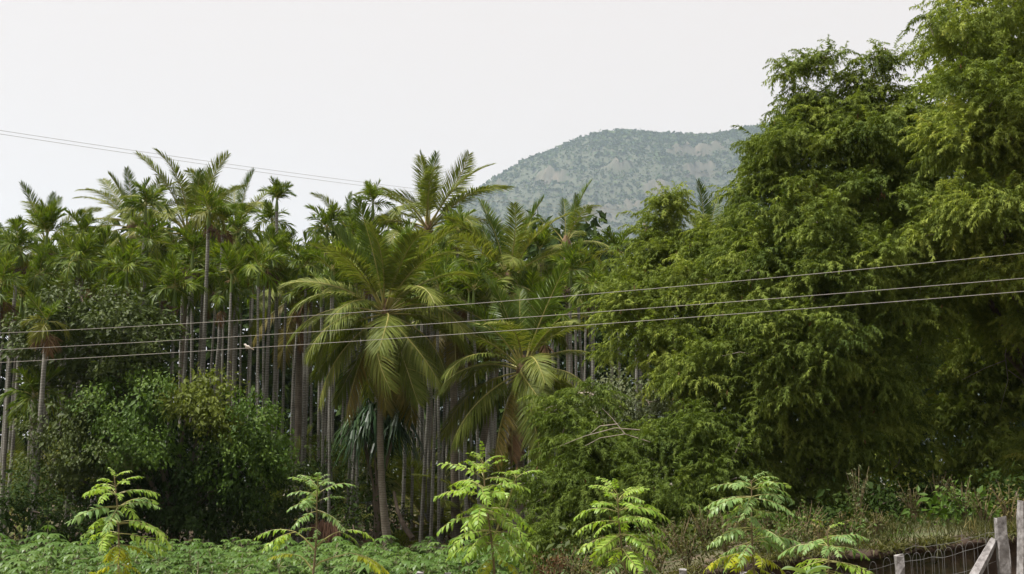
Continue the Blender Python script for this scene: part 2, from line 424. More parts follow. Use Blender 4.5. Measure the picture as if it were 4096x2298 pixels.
# photo position of each point of the slope, to set the rock faces where they stand on it
def to_px(x, y, z):
    dz = z - CAMZ
    fw = y * math.cos(PITCH) + dz * math.sin(PITCH)
    up = -y * math.sin(PITCH) + dz * math.cos(PITCH)
    return W / 2 + F * x / fw, H / 2 - F * up / fw
PX, PY = to_px(HX, HY, HZ)
rock = np.zeros_like(HX)
for (cx, cy, rx, ry) in cliffs:
    e = 1 - np.hypot((PX - cx) / rx, (PY - cy) / ry)
    rock = np.maximum(rock, sm(e * 2.2 + 0.25 * fbm(HX, HY, 30, 3, 11)))
rock *= (HY < RY)
rock = np.clip(np.maximum(rock, 0.55 * sm((fbm(HX, HY, 40, 4, 21) - 0.85) * 2.0)), 0, 1)
# rock faces: the slope stands in vertical steps there
step = 26.0
q = HZ / step
HZ2 = (np.floor(q) + sm((q - np.floor(q) - 0.5) * 4 + 0.5)) * step
HZ = HZ * (1 - 0.8 * rock) + HZ2 * 0.8 * rock + rock * 5 * fbm(HX * 2.5, HY * 0.6, 30, 3, 31)
HZ = HZ - 3.0
HS = 3.0          # laid out at a third of its size
V = np.stack([HX, HY, HZ], -1).reshape(-1, 3) * HS
nx, ny = HX.shape
i, j = np.meshgrid(np.arange(nx - 1), np.arange(ny - 1), indexing='ij'); i, j = i.ravel(), j.ravel()
mb = MB(); mb.add(V, np.stack([i * ny + j, (i + 1) * ny + j, (i + 1) * ny + j + 1, i * ny + j + 1], 1))
hill = mb.build('hill', hill_material(), smooth=True)
ra = hill.data.attributes.new('rock', 'FLOAT', 'POINT')
ra.data.foreach_set('value', (0.42 * rock).reshape(-1).astype(np.float32))
tag(hill, 'scrubby rocky hill rising in the haze behind the palms', kind='structure')

def rot_z(a):
    c, s = np.cos(a), np.sin(a); o, l = np.zeros_like(a), np.ones_like(a)
    return np.stack([np.stack([c, -s, o], -1), np.stack([s, c, o], -1), np.stack([o, o, l], -1)], -2)
def rand_rot(n, g):
    qn = unit(g.normal(size=(n, 4)))
    w, x, y, z = qn.T
    return np.stack([np.stack([1-2*(y*y+z*z), 2*(x*y-z*w), 2*(x*z+y*w)], -1), np.stack([2*(x*y+z*w), 1-2*(x*x+z*z), 2*(y*z-x*w)], -1), np.stack([2*(x*z-y*w), 2*(y*z+x*w), 1-2*(x*x+y*y)], -1)], -2)

def scatter(mb, PV, PF, Rm, T, scale=1.0, var=0.5, mat=0, pvar=None):
    n, m, k = len(T), len(PV), len(PF)
    if n == 0: return
    sc = np.broadcast_to(np.asarray(scale, float), (n,))
    V = np.einsum('nij,mj->nmi', Rm, PV) * sc[:, None, None] + T[:, None]
    Fc = PF[None] + (np.arange(n) * m)[:, None, None]
    vv = np.repeat(np.broadcast_to(np.asarray(var, float), (n,)), k)
    if pvar is not None: vv = vv + np.tile(pvar, n)
    mb.add(V.reshape(-1, 3), Fc.reshape(-1, PF.shape[1]), mat, np.clip(vv, 0, 1))

mb = MB()
nb = 80000
bx = rng.uniform(-260, 480, nb); by = rng.uniform(900, 1330, nb)
ix = np.clip(((bx - hx[0]) / (hx[1] - hx[0])).astype(int), 0, len(hx) - 1); iy = np.clip(((by - hy[0]) / (hy[1] - hy[0])).astype(int), 0, len(hy) - 1)
bz = HZ[ix, iy]
keep = (rng.uniform(size=nb) > rock[ix, iy] * 0.35) & (bz > 15) & ((fbm(bx, by, 70, 4, 5) > -1.9 + 1.5 * rng.uniform(size=nb) - 0.35 * sm(1 - bz / 200)))
bx, by, bz = bx[keep], by[keep], bz[keep]
nb = len(bx)
size = rng.uniform(1.1, 2.6, nb) * np.where(rng.uniform(size=nb) < 0.1, 1.6, 1.0) * (1 + 0.4 * sm(1 - bz / 150))
leafq = np.array([[-0.5, -0.35, 0], [0.1, -0.6, 0.08], [0.6, 0.1, 0], [0, 0.55, 0.1]])
for k in range(4):
    d = unit(rng.normal(size=(nb, 3)) * [1, 1, 0.8] + [0, -0.25, 0.35])
    T = np.stack([bx, by, bz + size * 0.55], 1) + d * size[:, None] * np.array([1, 1, 0.75]) * rng.uniform(0.55, 1.0, nb)[:, None]
    scatter(mb, leafq, np.array([[0, 1, 2, 3]]), rand_rot(nb, rng), T * HS, HS * size * rng.uniform(0.75, 1.25, nb), np.clip(0.5 + 0.25 * rng.normal(size=nb), 0, 1))
scrub = mb.build('hillside_scrub', M['hill_scrub'])
tag(scrub, 'green scrub and small trees covering the hazy hillside', 'scrub', kind='stuff')

# ------------------------------------------------------------------ haze: the air between here and the hill
mb = MB(); mb.box((-6200, -1000, -4), (6200, 6400, 1330))
m, nt, out = nodes_of('hazy_air')
pv = N(nt, 'ShaderNodeVolumePrincipled')
pv.inputs['Color'].default_value = (0.70, 0.85, 1.0, 1)
pv.inputs['Density'].default_value = 0.00008
pv.inputs['Anisotropy'].default_value = 0.2
nt.links.new(pv.outputs[0], out.inputs['Volume'])
haze = mb.build('haze', m)
tag(haze, 'pale haze filling the air between the trees and the hill', 'haze', kind='stuff')

# ------------------------------------------------------------------ leaf shapes
KIND = {'blade': ([0, .45, 1], [.45, 1, 0]), 'rhomb': ([0, .42, 1], [0, 1, 0]), 'tri': ([0, 1], [1, 0]), 'ovate': ([0, .3, .65, 1], [0, 1, .75, 0]), 'strap': ([0, .35, .7, 1], [.8, 1, .8, 0])}
def blades(mb, b, d, w, l, wd, droop, kind, mat, var):
    ss, ws = KIND[kind]
    n = len(b)
    l = np.broadcast_to(l, (n,)); wd = np.broadcast_to(wd, (n,)); droop = np.broadcast_to(droop, (n,))
    ring, cols, k = [], [], 0
    for s_, w_ in zip(ss, ws):
        p = b + d * (l * s_)[:, None]; p = p.copy(); p[:, 2] -= droop * l * s_ * s_
        if w_ == 0: ring.append(p); cols.append([k]); k += 1
        else:
            o = w * (wd * w_ * 0.5)[:, None]
            ring += [p - o, p + o]; cols.append([k, k + 1]); k += 2
    V = np.stack(ring, 1)
    base = (np.arange(n) * k)[:, None]
    if kind == 'rhomb':
        mb.add(V.reshape(-1, 3), base + np.array([[0, 1, 3, 2]]), mat, var); return
    off = True
    for a, c in zip(cols[:-1], cols[1:]):
        if len(a) == 2 and len(c) == 2: f = [a[0], a[1], c[1], c[0]]
        elif len(a) == 1: f = [a[0], c[1], c[0]]
        else: f = [a[0], a[1], c[0]]
        if off: mb.add(V.reshape(-1, 3), base + np.array([f]), mat, var); off = False
        else:
            n0 = mb.n; mb.n -= n * k
            mb.add(np.zeros((0, 3)), base + np.array([f]), mat, var)
            mb.n = n0

def curve(L, elev, bend, m=14, power=1.3, side=0.0):
    t = np.linspace(0, 1, m)
    th = R(elev) - R(bend) * t ** power
    ps = side * t ** 1.5
    d = np.stack([np.cos(th) * np.cos(ps), np.cos(th) * np.sin(ps), np.sin(th)], 1)
    P = np.concatenate([[[0, 0, 0]], np.cumsum((d[:-1] + d[1:]) / 2 * L / (m - 1), 0)])
    return t, P, d

def pinnate(mb, L, elev, bend, n, ll, lw, a0=65, a1=30, lift=15, droop=0.4, t0=0.15, kind='blade', seed=0, rr=0.02, mat=0, rmat=1, side=0.0, jitter=1.0, vmean=0.5, prof=(0.25, 0.75, 0.6), power=1.3, rn=4, ang_noise=5, gaps=0.0):
    g = np.random.default_rng(seed)
    t, P, D = curve(L, elev, bend, side=side, power=power)
    if rr: mb.tube(P, rr * (1 - 0.85 * t), n=rn, mat=rmat, cap=False)
    tt = np.linspace(t0, 0.985, n)
    for s_ in (-1, 1):
        ti = np.clip(tt + g.normal(0, 0.3 / n, n), t0, 1)
        if gaps: ti = ti[g.uniform(size=n) > gaps]
        k = len(ti)
        b = np.stack([np.interp(ti, t, P[:, c]) for c in range(3)], 1)
        T = unit(np.stack([np.interp(ti, t, D[:, c]) for c in range(3)], 1))
        S = unit(np.cross(np.tile([0, 0, 1.0], (k, 1)), T) + 1e-6) * s_
        if abs(elev) > 78: S = np.tile([0, 1.0, 0], (k, 1)) * s_
        Nn = np.cross(T, S) * s_
        u = (ti - t0) / (1 - t0)
        al = np.radians(a0 + (a1 - a0) * u + g.normal(0, ang_noise, k))
        be = np.radians(lift + g.normal(0, ang_noise * 1.6 * jitter, k))
        d = unit(T * np.cos(al)[:, None] + S * (np.sin(al) * np.cos(be))[:, None] + Nn * (np.sin(al) * np.sin(be))[:, None])
        w = unit(np.cross(np.cross(d, T), d) + 0.35 * g.normal(size=(k, 3)) * 0.4)
        lp = np.interp(u, [0, 0.3, 0.75, 1], [prof[0] * 1.6, 1.0, prof[1], prof[2] * 0.6])
        l = ll * lp * g.uniform(0.85, 1.12, k)
        blades(mb, b, d, w, l, lw * g.uniform(0.8, 1.15, k) * (0.7 + 0.3 * lp), droop * g.uniform(0.6, 1.4, k), kind, mat, np.clip(vmean + 0.22 * g.normal(size=k), 0, 1))

# ------------------------------------------------------------------ palm fronds (shared meshes)
COCO_ELEV = [84, 68, 50, 32, 12, -12, -38, -60]
COCO_BEND = [22, 45, 62, 75, 78, 66, 44, 26]
def coco_frond(ci, seed, mats, L=4.2, vm=0.5, lift=None):
    mb = MB()
    g = np.random.default_rng(seed)
    e = COCO_ELEV[ci]
    lf = (22, 18, 12, 6, 0, -8, -15, -20)[ci] if lift is None else lift
    pinnate(mb, L, e, COCO_BEND[ci] * g.uniform(0.8, 1.2), 92, 1.0, 0.052, a0=70, a1=28, lift=lf, droop=(0.12, .2, .25, .3, .32, .32, .3, .25)[ci], t0=0.2, seed=seed, rr=0.045, side=g.normal(0, 0.28), jitter=0.9, vmean=vm, prof=(0.35, 0.8, 0.55), gaps=0.02, ang_noise=3)
    return mb.mesh('frond', mats)
COCO, COCO_Y, COCO_O, COCO_D = [], [], [], []
for ci in range(8):
    COCO.append([coco_frond(ci, 100 + ci * 7 + k, [M['coco'], M['rachis']], vm=0.42 + 0.08 * k) for k in range(3)])
    COCO_Y.append([coco_frond(ci, 200 + ci * 7 + k, [M['coco_young'], M['rachis']]) for k in range(2)])
    COCO_O.append([coco_frond(ci, 300 + ci * 7, [M['coco_old'], M['rachis']])])
    COCO_D.append([coco_frond(ci, 400 + ci * 7, [M['dry'], M['rachis']])])

AR_ELEV = [84, 68, 50, 28, 2, -35]
AR_BEND = [20, 36, 58, 78, 80, 55]
def areca_frond(ci, seed, mats, vm=0.5):
    mb = MB(); g = np.random.default_rng(seed)
    pinnate(mb, 1.22, AR_ELEV[ci], AR_BEND[ci] * g.uniform(0.8, 1.2), 28, 0.60, 0.062, a0=58, a1=18, lift=(35, 36, 32, 22, 5, -25)[ci], droop=(.15, .2, .3, .4, .45, .3)[ci], t0=0.14, seed=seed, rr=0.022, side=g.normal(0, 0.3), jitter=2.0, vmean=vm, prof=(0.5, 0.85, 0.8), ang_noise=8, gaps=0.05)
    return mb.mesh('frond', mats)
ARECA, ARECA_Y, ARECA_D = [], [], []
for ci in range(6):
    ARECA.append([areca_frond(ci, 500 + ci * 7 + k, [M['areca'], M['rachis']], 0.4 + 0.1 * k) for k in range(3)])
    ARECA_Y.append([areca_frond(ci, 600 + ci * 7, [M['areca_yellow'], M['rachis']])])
    ARECA_D.append([areca_frond(ci, 700 + ci * 7, [M['dry'], M['rachis']])])

def put_frond(parent, lib, elevs, c, az, elev, scale, g, loc):
    ci = int(np.argmin([abs(e - elev) for e in elevs]))
    me = lib[ci][g.integers(len(lib[ci]))]
    mtx = Matrix.Rotation(az, 3, 'Z') @ Matrix.Rotation(-R(elev - elevs[ci]), 3, 'Y') @ Matrix.Rotation(g.normal(0, 0.26), 3, 'X')
    return link('frond', me, parent, loc, mtx.to_euler(), scale)

def trunk_curve(base, top, g, m=9, bow=0.15, foot=0.0):
    t = np.linspace(0, 1, m)
    P = base[None] + (top - base)[None] * t[:, None]
    a = g.uniform(0, 6.28)
    P[:, 0] += bow * np.sin(t * math.pi) * math.cos(a) + foot * (1 - t) ** 4
    P[:, 1] += bow * np.sin(t * math.pi) * math.sin(a)
    return t, P

fb = MB()      # areca fruit bunch: stalks with beads
g0 = np.random.default_rng(31)
for k in range(60):
    d = unit(g0.normal(size=3) * [1, 1, 0.5] + [0, 0, -0.35])
    p = d * g0.uniform(0.08, 0.3) + [0, 0, -0.05]
    fb.tube([p - [0, 0, .03], p, p + [0, 0, .035]], [0.008, 0.022, 0.006], n=4, cap=False)
    if k % 3 == 0: fb.tube([[0, 0, 0.05], p * 0.6, p], [0.012, 0.008, 0.005], n=3, cap=False)
FRUIT = fb.mesh('fruit_bunch', [M['fruit_dark']], True)

def areca_palm(crown, Y, label, group, scale=1.0, n=9, seed=0, dead=0, yellow=0, style='full', lean=0.0, fruit=True, loc=None, rad=0.072):
    g = np.random.default_rng(seed)
    top = np.array(crown if loc is None else loc, float)
    bx_ = top[0] - lean; by_ = top[1] + g.normal(0, 0.1)
    base = np.array([bx_, by_, gz(bx_, by_)])
    t = thing('areca_palm', label, 'palm tree', base, group)
    rel = top - base
    sh = 0.85 * scale
    end = rel - np.array([0, 0, sh])
    tt, P = trunk_curve(np.array([0, 0, -0.05]), end, g, 9, 0.12 * g.uniform(0, 1.6))
    mb = MB(); mb.tube(P, rad * (1.18 - 0.35 * tt) * g.uniform(0.9, 1.1), n=7)
    mb.build('trunk', M['areca_trunk'], t, True)
    mb = MB(); mb.tube([end - [0, 0, .02], end + [0, 0, .12], end + [0, 0, sh * .6], rel], [rad * 0.95, rad * 1.15, rad * 0.8, rad * 0.45], n=7)
    shaft = mb.build('crownshaft', M['shaft'], t, True)
    az0 = g.uniform(0, 6.28)
    for k in range(n):
        u = k / max(1, n - 1)
        if style == 'up': el = 86 - 38 * u
        elif style == 'spread': el = 78 - 66 * u
        else: el = 84 - 92 * u ** 1.1
        lib = ARECA
        if yellow and k >= n - yellow: lib = ARECA_Y
        put_frond(t, lib, AR_ELEV, 0, az0 + k * 2.4 + g.normal(0, 0.2), el + g.normal(0, 5), scale * g.uniform(0.88, 1.1), g, Vector(rel - [0, 0, 0.1 * u]))
    for k in range(dead):
        o = put_frond(t, ARECA_D, AR_ELEV, 0, g.uniform(0, 6.28), g.uniform(-70, -15), scale * g.uniform(0.7, 0.95), g, Vector(end + [0, 0, 0.25]))
        o['label'] = 'dry brown frond hanging below the crown'
    if fruit:
        stuff(link('fruit_bunch', FRUIT, shaft, Vector(end + [g.normal(0, .08), -0.08, -0.05]), (0, 0, g.uniform(0, 6)), scale * g.uniform(1.0, 1.5)))
    return t

# ------------------------------------------------------------------ coconut palms
cb = MB(); g0 = np.random.default_rng(5)
for k in range(9):
    a = g0.uniform(0, 6.28); r_ = g0.uniform(0.12, 0.32); z = g0.uniform(-0.45, 0)
    c = np.array([math.cos(a) * r_, math.sin(a) * r_, z])
    zz = np.linspace(-1, 1, 7)
    cb.tube(c[None] + np.stack([0 * zz, 0 * zz, zz * 0.14], 1), 0.115 * np.sqrt(np.clip(1 - zz ** 2, 0.02, 1)), n=8)
NUTS = cb.mesh('coconut_bunch', [M['coconut']], True)

def coconut_palm(crown_px, Y, label, L=4.2, n=26, seed=0, foot_px=None, foot=0.3, young=4, old=3, dead=0, nuts=0, lo=-62, hi=86, rad=0.17, az0=None, group='coconut palms of the grove', extra=()):
    g = np.random.default_rng(seed)
    top = at(*crown_px, Y)
    bxp = top[0] if foot_px is None else at(foot_px, 500, Y)[0]
    base = np.array([bxp, Y, gz(bxp, Y)])
    t = thing('coconut_palm', label, 'palm tree', base, group)
    rel = top - base
    tt, P = trunk_curve(np.array([0, 0, -0.1]), rel, g, 14, 0.15, foot)
    mb = MB(); mb.tube(P, rad * (0.78 + 0.22 * (1 - tt) + 0.55 * (1 - tt) ** 9), n=10)
    mb.build('trunk', M['coco_trunk'], t, True)
    sc = L / 4.2
    mb = MB(); mb.tube([rel + [0, 0, -.35 * sc], rel + [0, 0, 0], rel + [0, 0, .3 * sc], rel + [0, 0, .7 * sc]], [rad * .8, rad * 1.5, rad * 1.3, rad * .4], n=9)
    heart = mb.build('crown_heart', M['fibre'], t, True)
    a0 = g.uniform(0, 6.28) if az0 is None else az0
    for k in range(n):
        u = k / (n - 1)
        el = hi + (lo - hi) * u ** 1.2 + g.normal(0, 5)
        lib = COCO
        if k < young: lib = COCO_Y
        if k >= n - old: lib = COCO_O
        az = a0 + k * 2.39996 + g.normal(0, 0.15)
        off = np.array([math.cos(az), math.sin(az), 0]) * 0.12 * sc
        o = put_frond(t, lib, COCO_ELEV, 0, az, el, sc * g.uniform(0.88, 1.08) * (0.8 if k < 2 else 1), g, Vector(rel + off + [0, 0, 0.35 * sc * (1 - 1.4 * u)]))
        if lib is COCO_O: o['label'] = 'yellowing old frond hanging low'
    for k in range(dead):
        az = g.uniform(0, 6.28)
        o = put_frond(t, COCO_D, COCO_ELEV, 0, az, g.uniform(-80, -45), sc * g.uniform(0.7, 0.9), g, Vector(rel + [0, 0, -.25 * sc]))
        o['label'] = 'dry brown frond hanging down the trunk'
    for (az, el, s_) in extra:
        put_frond(t, COCO, COCO_ELEV, 0, R(az), el, sc * s_, g, Vector(rel + [0, 0, 0.2 * sc]))
    for k in range(nuts):
        az = -math.pi / 2 + (k - (nuts - 1) / 2) * 1.1
        stuff(link('coconut_bunch', NUTS, heart, Vector(rel + [math.cos(az) * .35, math.sin(az) * .35, -.3]), (0, 0, k * 2.0), 1.0))
    return t

coconut_palm((385, 316), 43, 'large full-crowned coconut palm standing alone in front of the grove', L=3.75, n=50, seed=1, foot_px=384, foot=0.25, young=6, old=5, nuts=2, lo=-66, rad=0.13)
coconut_palm((523, 372), 42.2, 'shorter coconut palm with bright upright young fronds, right of the largest palm', L=3.5, n=34, seed=2, foot_px=517, foot=0.0, young=9, old=3, dead=2, lo=-58)
coconut_palm((508, 285), 51, 'coconut palm with orange nuts and leaning trunk behind the bright young palm', L=3.8, n=28, seed=3, foot_px=462, foot=0.0, young=4, old=2, nuts=2, lo=-45)
coconut_palm((428, 232), 60, 'tallest coconut palm, its crown spread against the sky left of the hill', L=4.5, n=26, seed=4, young=2, old=2, dead=1, lo=-40, extra=((12, 52, 1.1), (8, 28, 1.1), (150, 60, 1.05), (176, 22, 1.1)))
coconut_palm((188, 236), 60, 'tall dark coconut palm above the left half of the grove', L=4.2, n=30, seed=5, young=2, old=2, lo=-58, extra=((40, 55, 1.0), (-20, -25, 1.1), (-40, -45, 1.1)))
coconut_palm((132, 228), 63, 'coconut palm with wide arching fronds left of the tall dark palm', L=3.4, n=18, seed=6, young=2, old=1, lo=-40, extra=((165, 50, 1.1), (150, 68, 1.1), (178, 25, 1.1)))
coconut_palm((46, 246), 64, 'coconut palm with upright feathery fronds nearest the left skyline', L=3.4, n=18, seed=7, young=3, old=1, lo=-40)
coconut_palm((-6, 268), 60, 'coconut palm cut off by the left edge of the picture', L=3.0, n=16, seed=8, young=2, old=2, lo=-45)
coconut_palm((566, 246), 56, 'coconut palm with few upright fronds in front of the hill', L=3.0, n=13, seed=9, young=4, old=1, lo=-30)
coconut_palm((706, 250), 47, 'coconut palm showing only its top behind the feathery trees', L=2.9, n=11, seed=10, young=3, old=0, lo=-20)
coconut_palm((350, 238), 62, 'coconut palm with a narrow upright crown beside the tallest coconut', L=2.8, n=12, seed=11, young=3, old=1, lo=-20)
coconut_palm((236, 232), 64, 'slim coconut palm between the two tall areca palms at centre left', L=4.2, n=14, seed=12, young=1, old=2, lo=-50)
coconut_palm((452, 318), 50, 'coconut palm half hidden behind the right side of the largest crown', L=2.9, n=15, seed=13, young=0, old=6, dead=2, lo=-70, hi=60)
coconut_palm((300, 296), 54, 'coconut palm with brown hanging fronds behind the left side of the largest crown', L=3.2, n=16, seed=14, young=0, old=6, dead=2, lo=-72, hi=62)

def young_coconut(px, py, Y, L, n, label, seed):
    g = np.random.default_rng(seed)
    p = at(px, py, Y); z = gz(p[0], Y)
    t = thing('young_coconut_palm', label, 'palm tree', (p[0], Y, z), 'trunkless young palms on the grove floor')
    mb = MB(); mb.tube([[0, 0, -.05], [0, 0, .4], [0, 0, .8]], [0.16, 0.17, 0.08], n=8); mb.build('stem', M['fibre'], t, True)
    for k in range(n):
        u = k / (n - 1)
        put_frond(t, COCO, COCO_ELEV, 0, g.uniform(0, .5) + k * 2.4, 84 - 58 * u, L / 4.2 * g.uniform(.85, 1.1), g, Vector((0, 0, .4)))
    return t
young_coconut(497, 500, 50, 4.4, 10, 'young coconut palm with dark upright fronds below the leaning trunk', 1)
young_coconut(432, 500, 52, 4.6, 11, 'young coconut palm arching beside the foot of the largest palm', 2)
young_coconut(412, 500, 58, 5.0, 11, 'young coconut palm deep in shade right of the largest trunk', 3)
young_coconut(335, 500, 55, 4.8, 11, 'young coconut palm in shade left of the largest trunk', 4)
young_coconut(275, 500, 51, 4.2, 10, 'young coconut palm showing pale fronds beside the creeper thicket', 5)
young_coconut(20, 500, 53, 4.8, 11, 'young coconut palm in shade at the left edge of the grove', 6)
young_coconut(555, 500, 58, 4.5, 10, 'young coconut palm deep in the grove behind the drooping tree', 7)

# ------------------------------------------------------------------ areca palms: those that stand out
spots = []
def ap(px, py, Y, label, **k):
    p = at(px, py + 8, Y)
    k['scale'] = k.get('scale', 1) * 0.87; k['n'] = k.get('n', 9) + 3
    spots.append((p[0], Y))
    return areca_palm(p, Y, label, 'areca palms of the grove', **k)
ap(277, 190, 52, 'tall areca palm with a compact shuttlecock crown alone on the skyline', seed=1, style='up', scale=0.78, n=11, rad=0.075, fruit=False)
ap(209, 202, 48, 'tall areca palm with yellow-green crown and long pale bare trunk', seed=2, n=7, yellow=3, dead=1, scale=1.0, rad=0.09)
ap(223, 212, 49, 'areca palm with a brown dead frond beside the yellow-green one', seed=3, style='up', n=8, dead=1, scale=0.8)
ap(373, 194, 55, 'slender tall areca palm just left of the tallest coconut', seed=4, style='spread', n=8, scale=0.95, rad=0.08, fruit=False)
ap(327, 219, 52, 'areca palm with a round dark crown midway along the skyline', seed=5, n=12, scale=1.05)
ap(272, 212, 54, 'areca palm right under the compact skyline crown', seed=6, n=9, scale=0.95)
ap(271, 246, 49, 'areca palm with brown dead fronds hanging round its neck', seed=7, n=9, dead=4, yellow=2, scale=1.0)
ap(146, 196, 53, 'areca palm in front of the wide arching coconut', seed=8, style='spread', n=10, scale=1.1)
ap(147, 232, 50, 'areca palm with bright crown below the dark coconut', seed=9, n=9, scale=1.0)
ap(127, 262, 47, 'areca palm with wide flat fronds over the broadleaf tree', seed=10, style='spread', n=8, scale=1.15)
ap(47, 223, 52, 'bushy areca palm high on the left skyline', seed=11, style='up', n=12, scale=1.15)
ap(83, 226, 54, 'areca palm right of the bushy one on the left skyline', seed=12, n=11, scale=1.05)
ap(79, 250, 49, 'areca palm with dark fruit clusters below the left skyline', seed=13, n=10, scale=1.1)
ap(18, 240, 48, 'areca palm with olive crown near the left edge', seed=14, n=10, yellow=1, scale=1.05)
ap(47, 312, 43.5, 'short areca palm with dry fronds in front of the broadleaf tree', seed=15, n=6, yellow=4, dead=4, scale=0.9, rad=0.1)
ap(306, 256, 49, 'areca palm with drooping dark crown above the left fronds of the largest palm', seed=16, n=11, scale=1.05)
ap(458, 222, 52, 'areca palm just right of the tallest coconut crown', seed=17, n=9, scale=1.0)
ap(570, 262, 48, 'areca palm below the few-fronded coconut', seed=18, n=10, scale=1.0)
ap(593, 278, 46, 'areca palm nearest the feathery trees with a pale trunk', seed=19, n=9, scale=0.9, rad=0.075)
ap(540, 240, 54, 'areca palm between the nut-bearing coconut and the few-fronded one', seed=20, style='up', n=9, scale=0.95)
ap(618, 243, 52, 'bright areca crown peeping over the lower feathery tree', seed=21, style='spread', n=9, scale=1.05, yellow=2)
ap(175, 278, 47, 'areca palm with glossy crown left of the two pale trunks', seed=22, n=10, scale=1.1)
ap(1, 275, 46, 'areca palm cut by the left edge with a brown skirt', seed=23, n=9, dead=4, scale=1.15)
ap(352, 226, 57, 'areca palm tucked left of the slender tall one', seed=24, n=9, scale=1.0)
ap(240, 222, 56, 'areca palm behind the brown dead frond', seed=25, n=10, scale=1.05)
ap(610, 285, 50, 'thin areca palm whose trunk stands beside the pale one at right', seed=26, n=8, scale=0.9, rad=0.07)
ap(36, 388, 45, 'stunted dark areca palm low at the left below the wires', seed=27, n=10, scale=1.15, rad=0.09)

# the crowd of trunks behind them
g = np.random.default_rng(99)
k = 0
for Y in (49, 51.5, 54, 57, 60, 63.5, 67, 71, 75, 80):
    step_ = 2.05 + 0.012 * (Y - 49)
    xs = np.arange(at(-35, 400, Y)[0], at(655, 400, Y)[0], step_)
    for x in xs:
        xx, yy = x + g.normal(0, 0.45), Y + g.normal(0, 0.7)
        px = 512 + xx / yy * F * 0.985
        if g.uniform() < (0.3 if Y > 62 else 0.05): continue
        if px > 520 and g.uniform() < 0.25: continue
        if any((xx - a) ** 2 + (yy - b) ** 2 < 0.5 for a, b in spots): continue
        if Y < 53 and 365 < px < 420: continue
        py = g.uniform(246, 296) - 8 * (Y - 49) / 20
        if px < 110: py += 12
        if px > 470: py = g.uniform(272, 330)
        if px > 600: py = g.uniform(290, 330)
        top = at(px, py, yy); top[0] = xx
        top[2] = min(top[2], 15.5)
        spots.append((xx, yy))
        areca_palm(top, yy, 'slender grey-trunked areca palm in the crowd of the grove', 'areca palms of the grove', seed=1000 + k, n=9 if Y < 64 else 6, scale=g.uniform(0.9, 1.25), style=['full', 'full', 'spread', 'up'][k % 4], dead=1 if g.uniform() < 0.25 else 0, yellow=1 if g.uniform() < 0.2 else 0, lean=g.normal(0, 0.25), fruit=(k % 3 == 0 and Y < 64), loc=top, rad=g.uniform(0.06, 0.08))
        k += 1
# slim young arecas that crowd the front of the grove with bare stems
for Y in (46.5, 48.3, 50.2, 52.6, 55.5):
    for lo_, hi_ in ((228, 362), (405, 530)):
        for x in np.arange(at(lo_, 400, Y)[0], at(hi_, 400, Y)[0], 1.25):
            xx, yy = x + g.normal(0, 0.3), Y + g.normal(0, 0.5)
            if any((xx - a) ** 2 + (yy - b) ** 2 < 0.12 for a, b in spots) or g.uniform() < 0.12: continue
            px = 512 + xx / yy * F * 0.985
            top = at(px, g.uniform(250, 298) + (12 if px > 420 else 0), yy); top[0] = xx
            spots.append((xx, yy))
            areca_palm(top, yy, 'very thin bare-stemmed areca palm at the front of the grove', 'areca palms of the grove', seed=2000 + k, n=6, scale=g.uniform(0.8, 1.0), style=['full', 'spread', 'up'][k % 3], dead=1 if g.uniform() < 0.15 else 0, lean=g.normal(0, 0.15), fruit=False, loc=top, rad=g.uniform(0.05, 0.066))
            k += 1

# ------------------------------------------------------------------ feathery trees at the right
def spray(L, elev, bend, n, ll, lw, seed, lift=-10):
    mb = MB()
    pinnate(mb, L, elev, bend, n, ll, lw, a0=68, a1=35, lift=lift, droop=0.35, t0=0.05, kind='tri', seed=seed, rr=0, jitter=3, ang_noise=14, prof=(0.6, 0.9, 0.7), side=np.random.default_rng(seed).normal(0, 0.5))
    V = np.concatenate(mb.v)
    Fc = np.concatenate([f for f, _, _ in mb.f]); va = np.concatenate([v for _, _, v in mb.f])
    return V, Fc, (va - 0.5) * 0.5
SP_ELEV = [65, 35, 5, -30, -60]
SPRAYS = [[spray(0.6, e, b, 21, 0.10, 0.03, 40 + 5 * q + k) for k in range(3)] for q, (e, b) in enumerate(zip(SP_ELEV, [75, 80, 70, 45, 22]))]

COARSE = [[spray(0.7, e, b, 8, 0.2, 0.09, 140 + 5 * q + k) for k in range(3)] for q, (e, b) in enumerate(zip(SP_ELEV, [75, 80, 70, 45, 22]))]

def ell_points(g, n, c, r, back=0.35, core=False):
    d = unit(g.normal(size=(n * 3, 3)))
    keep = (d[:, 1] < 0.15) | (g.uniform(size=len(d)) < back)
    d = d[keep][:n]
    rad = g.uniform(0.2, 0.7, len(d)) if core else 0.72 + 0.33 * g.uniform(size=len(d)) ** 0.8
    lump = 1 + 0.14 * np.sin(d[:, 0] * 5 + c[0]) * np.sin(d[:, 2] * 6 + c[2]) + 0.08 * np.sin(d[:, 0] * 11 + c[2] * 3) * np.sin(d[:, 2] * 13)
    return c + d * r * (rad * lump)[:, None], d

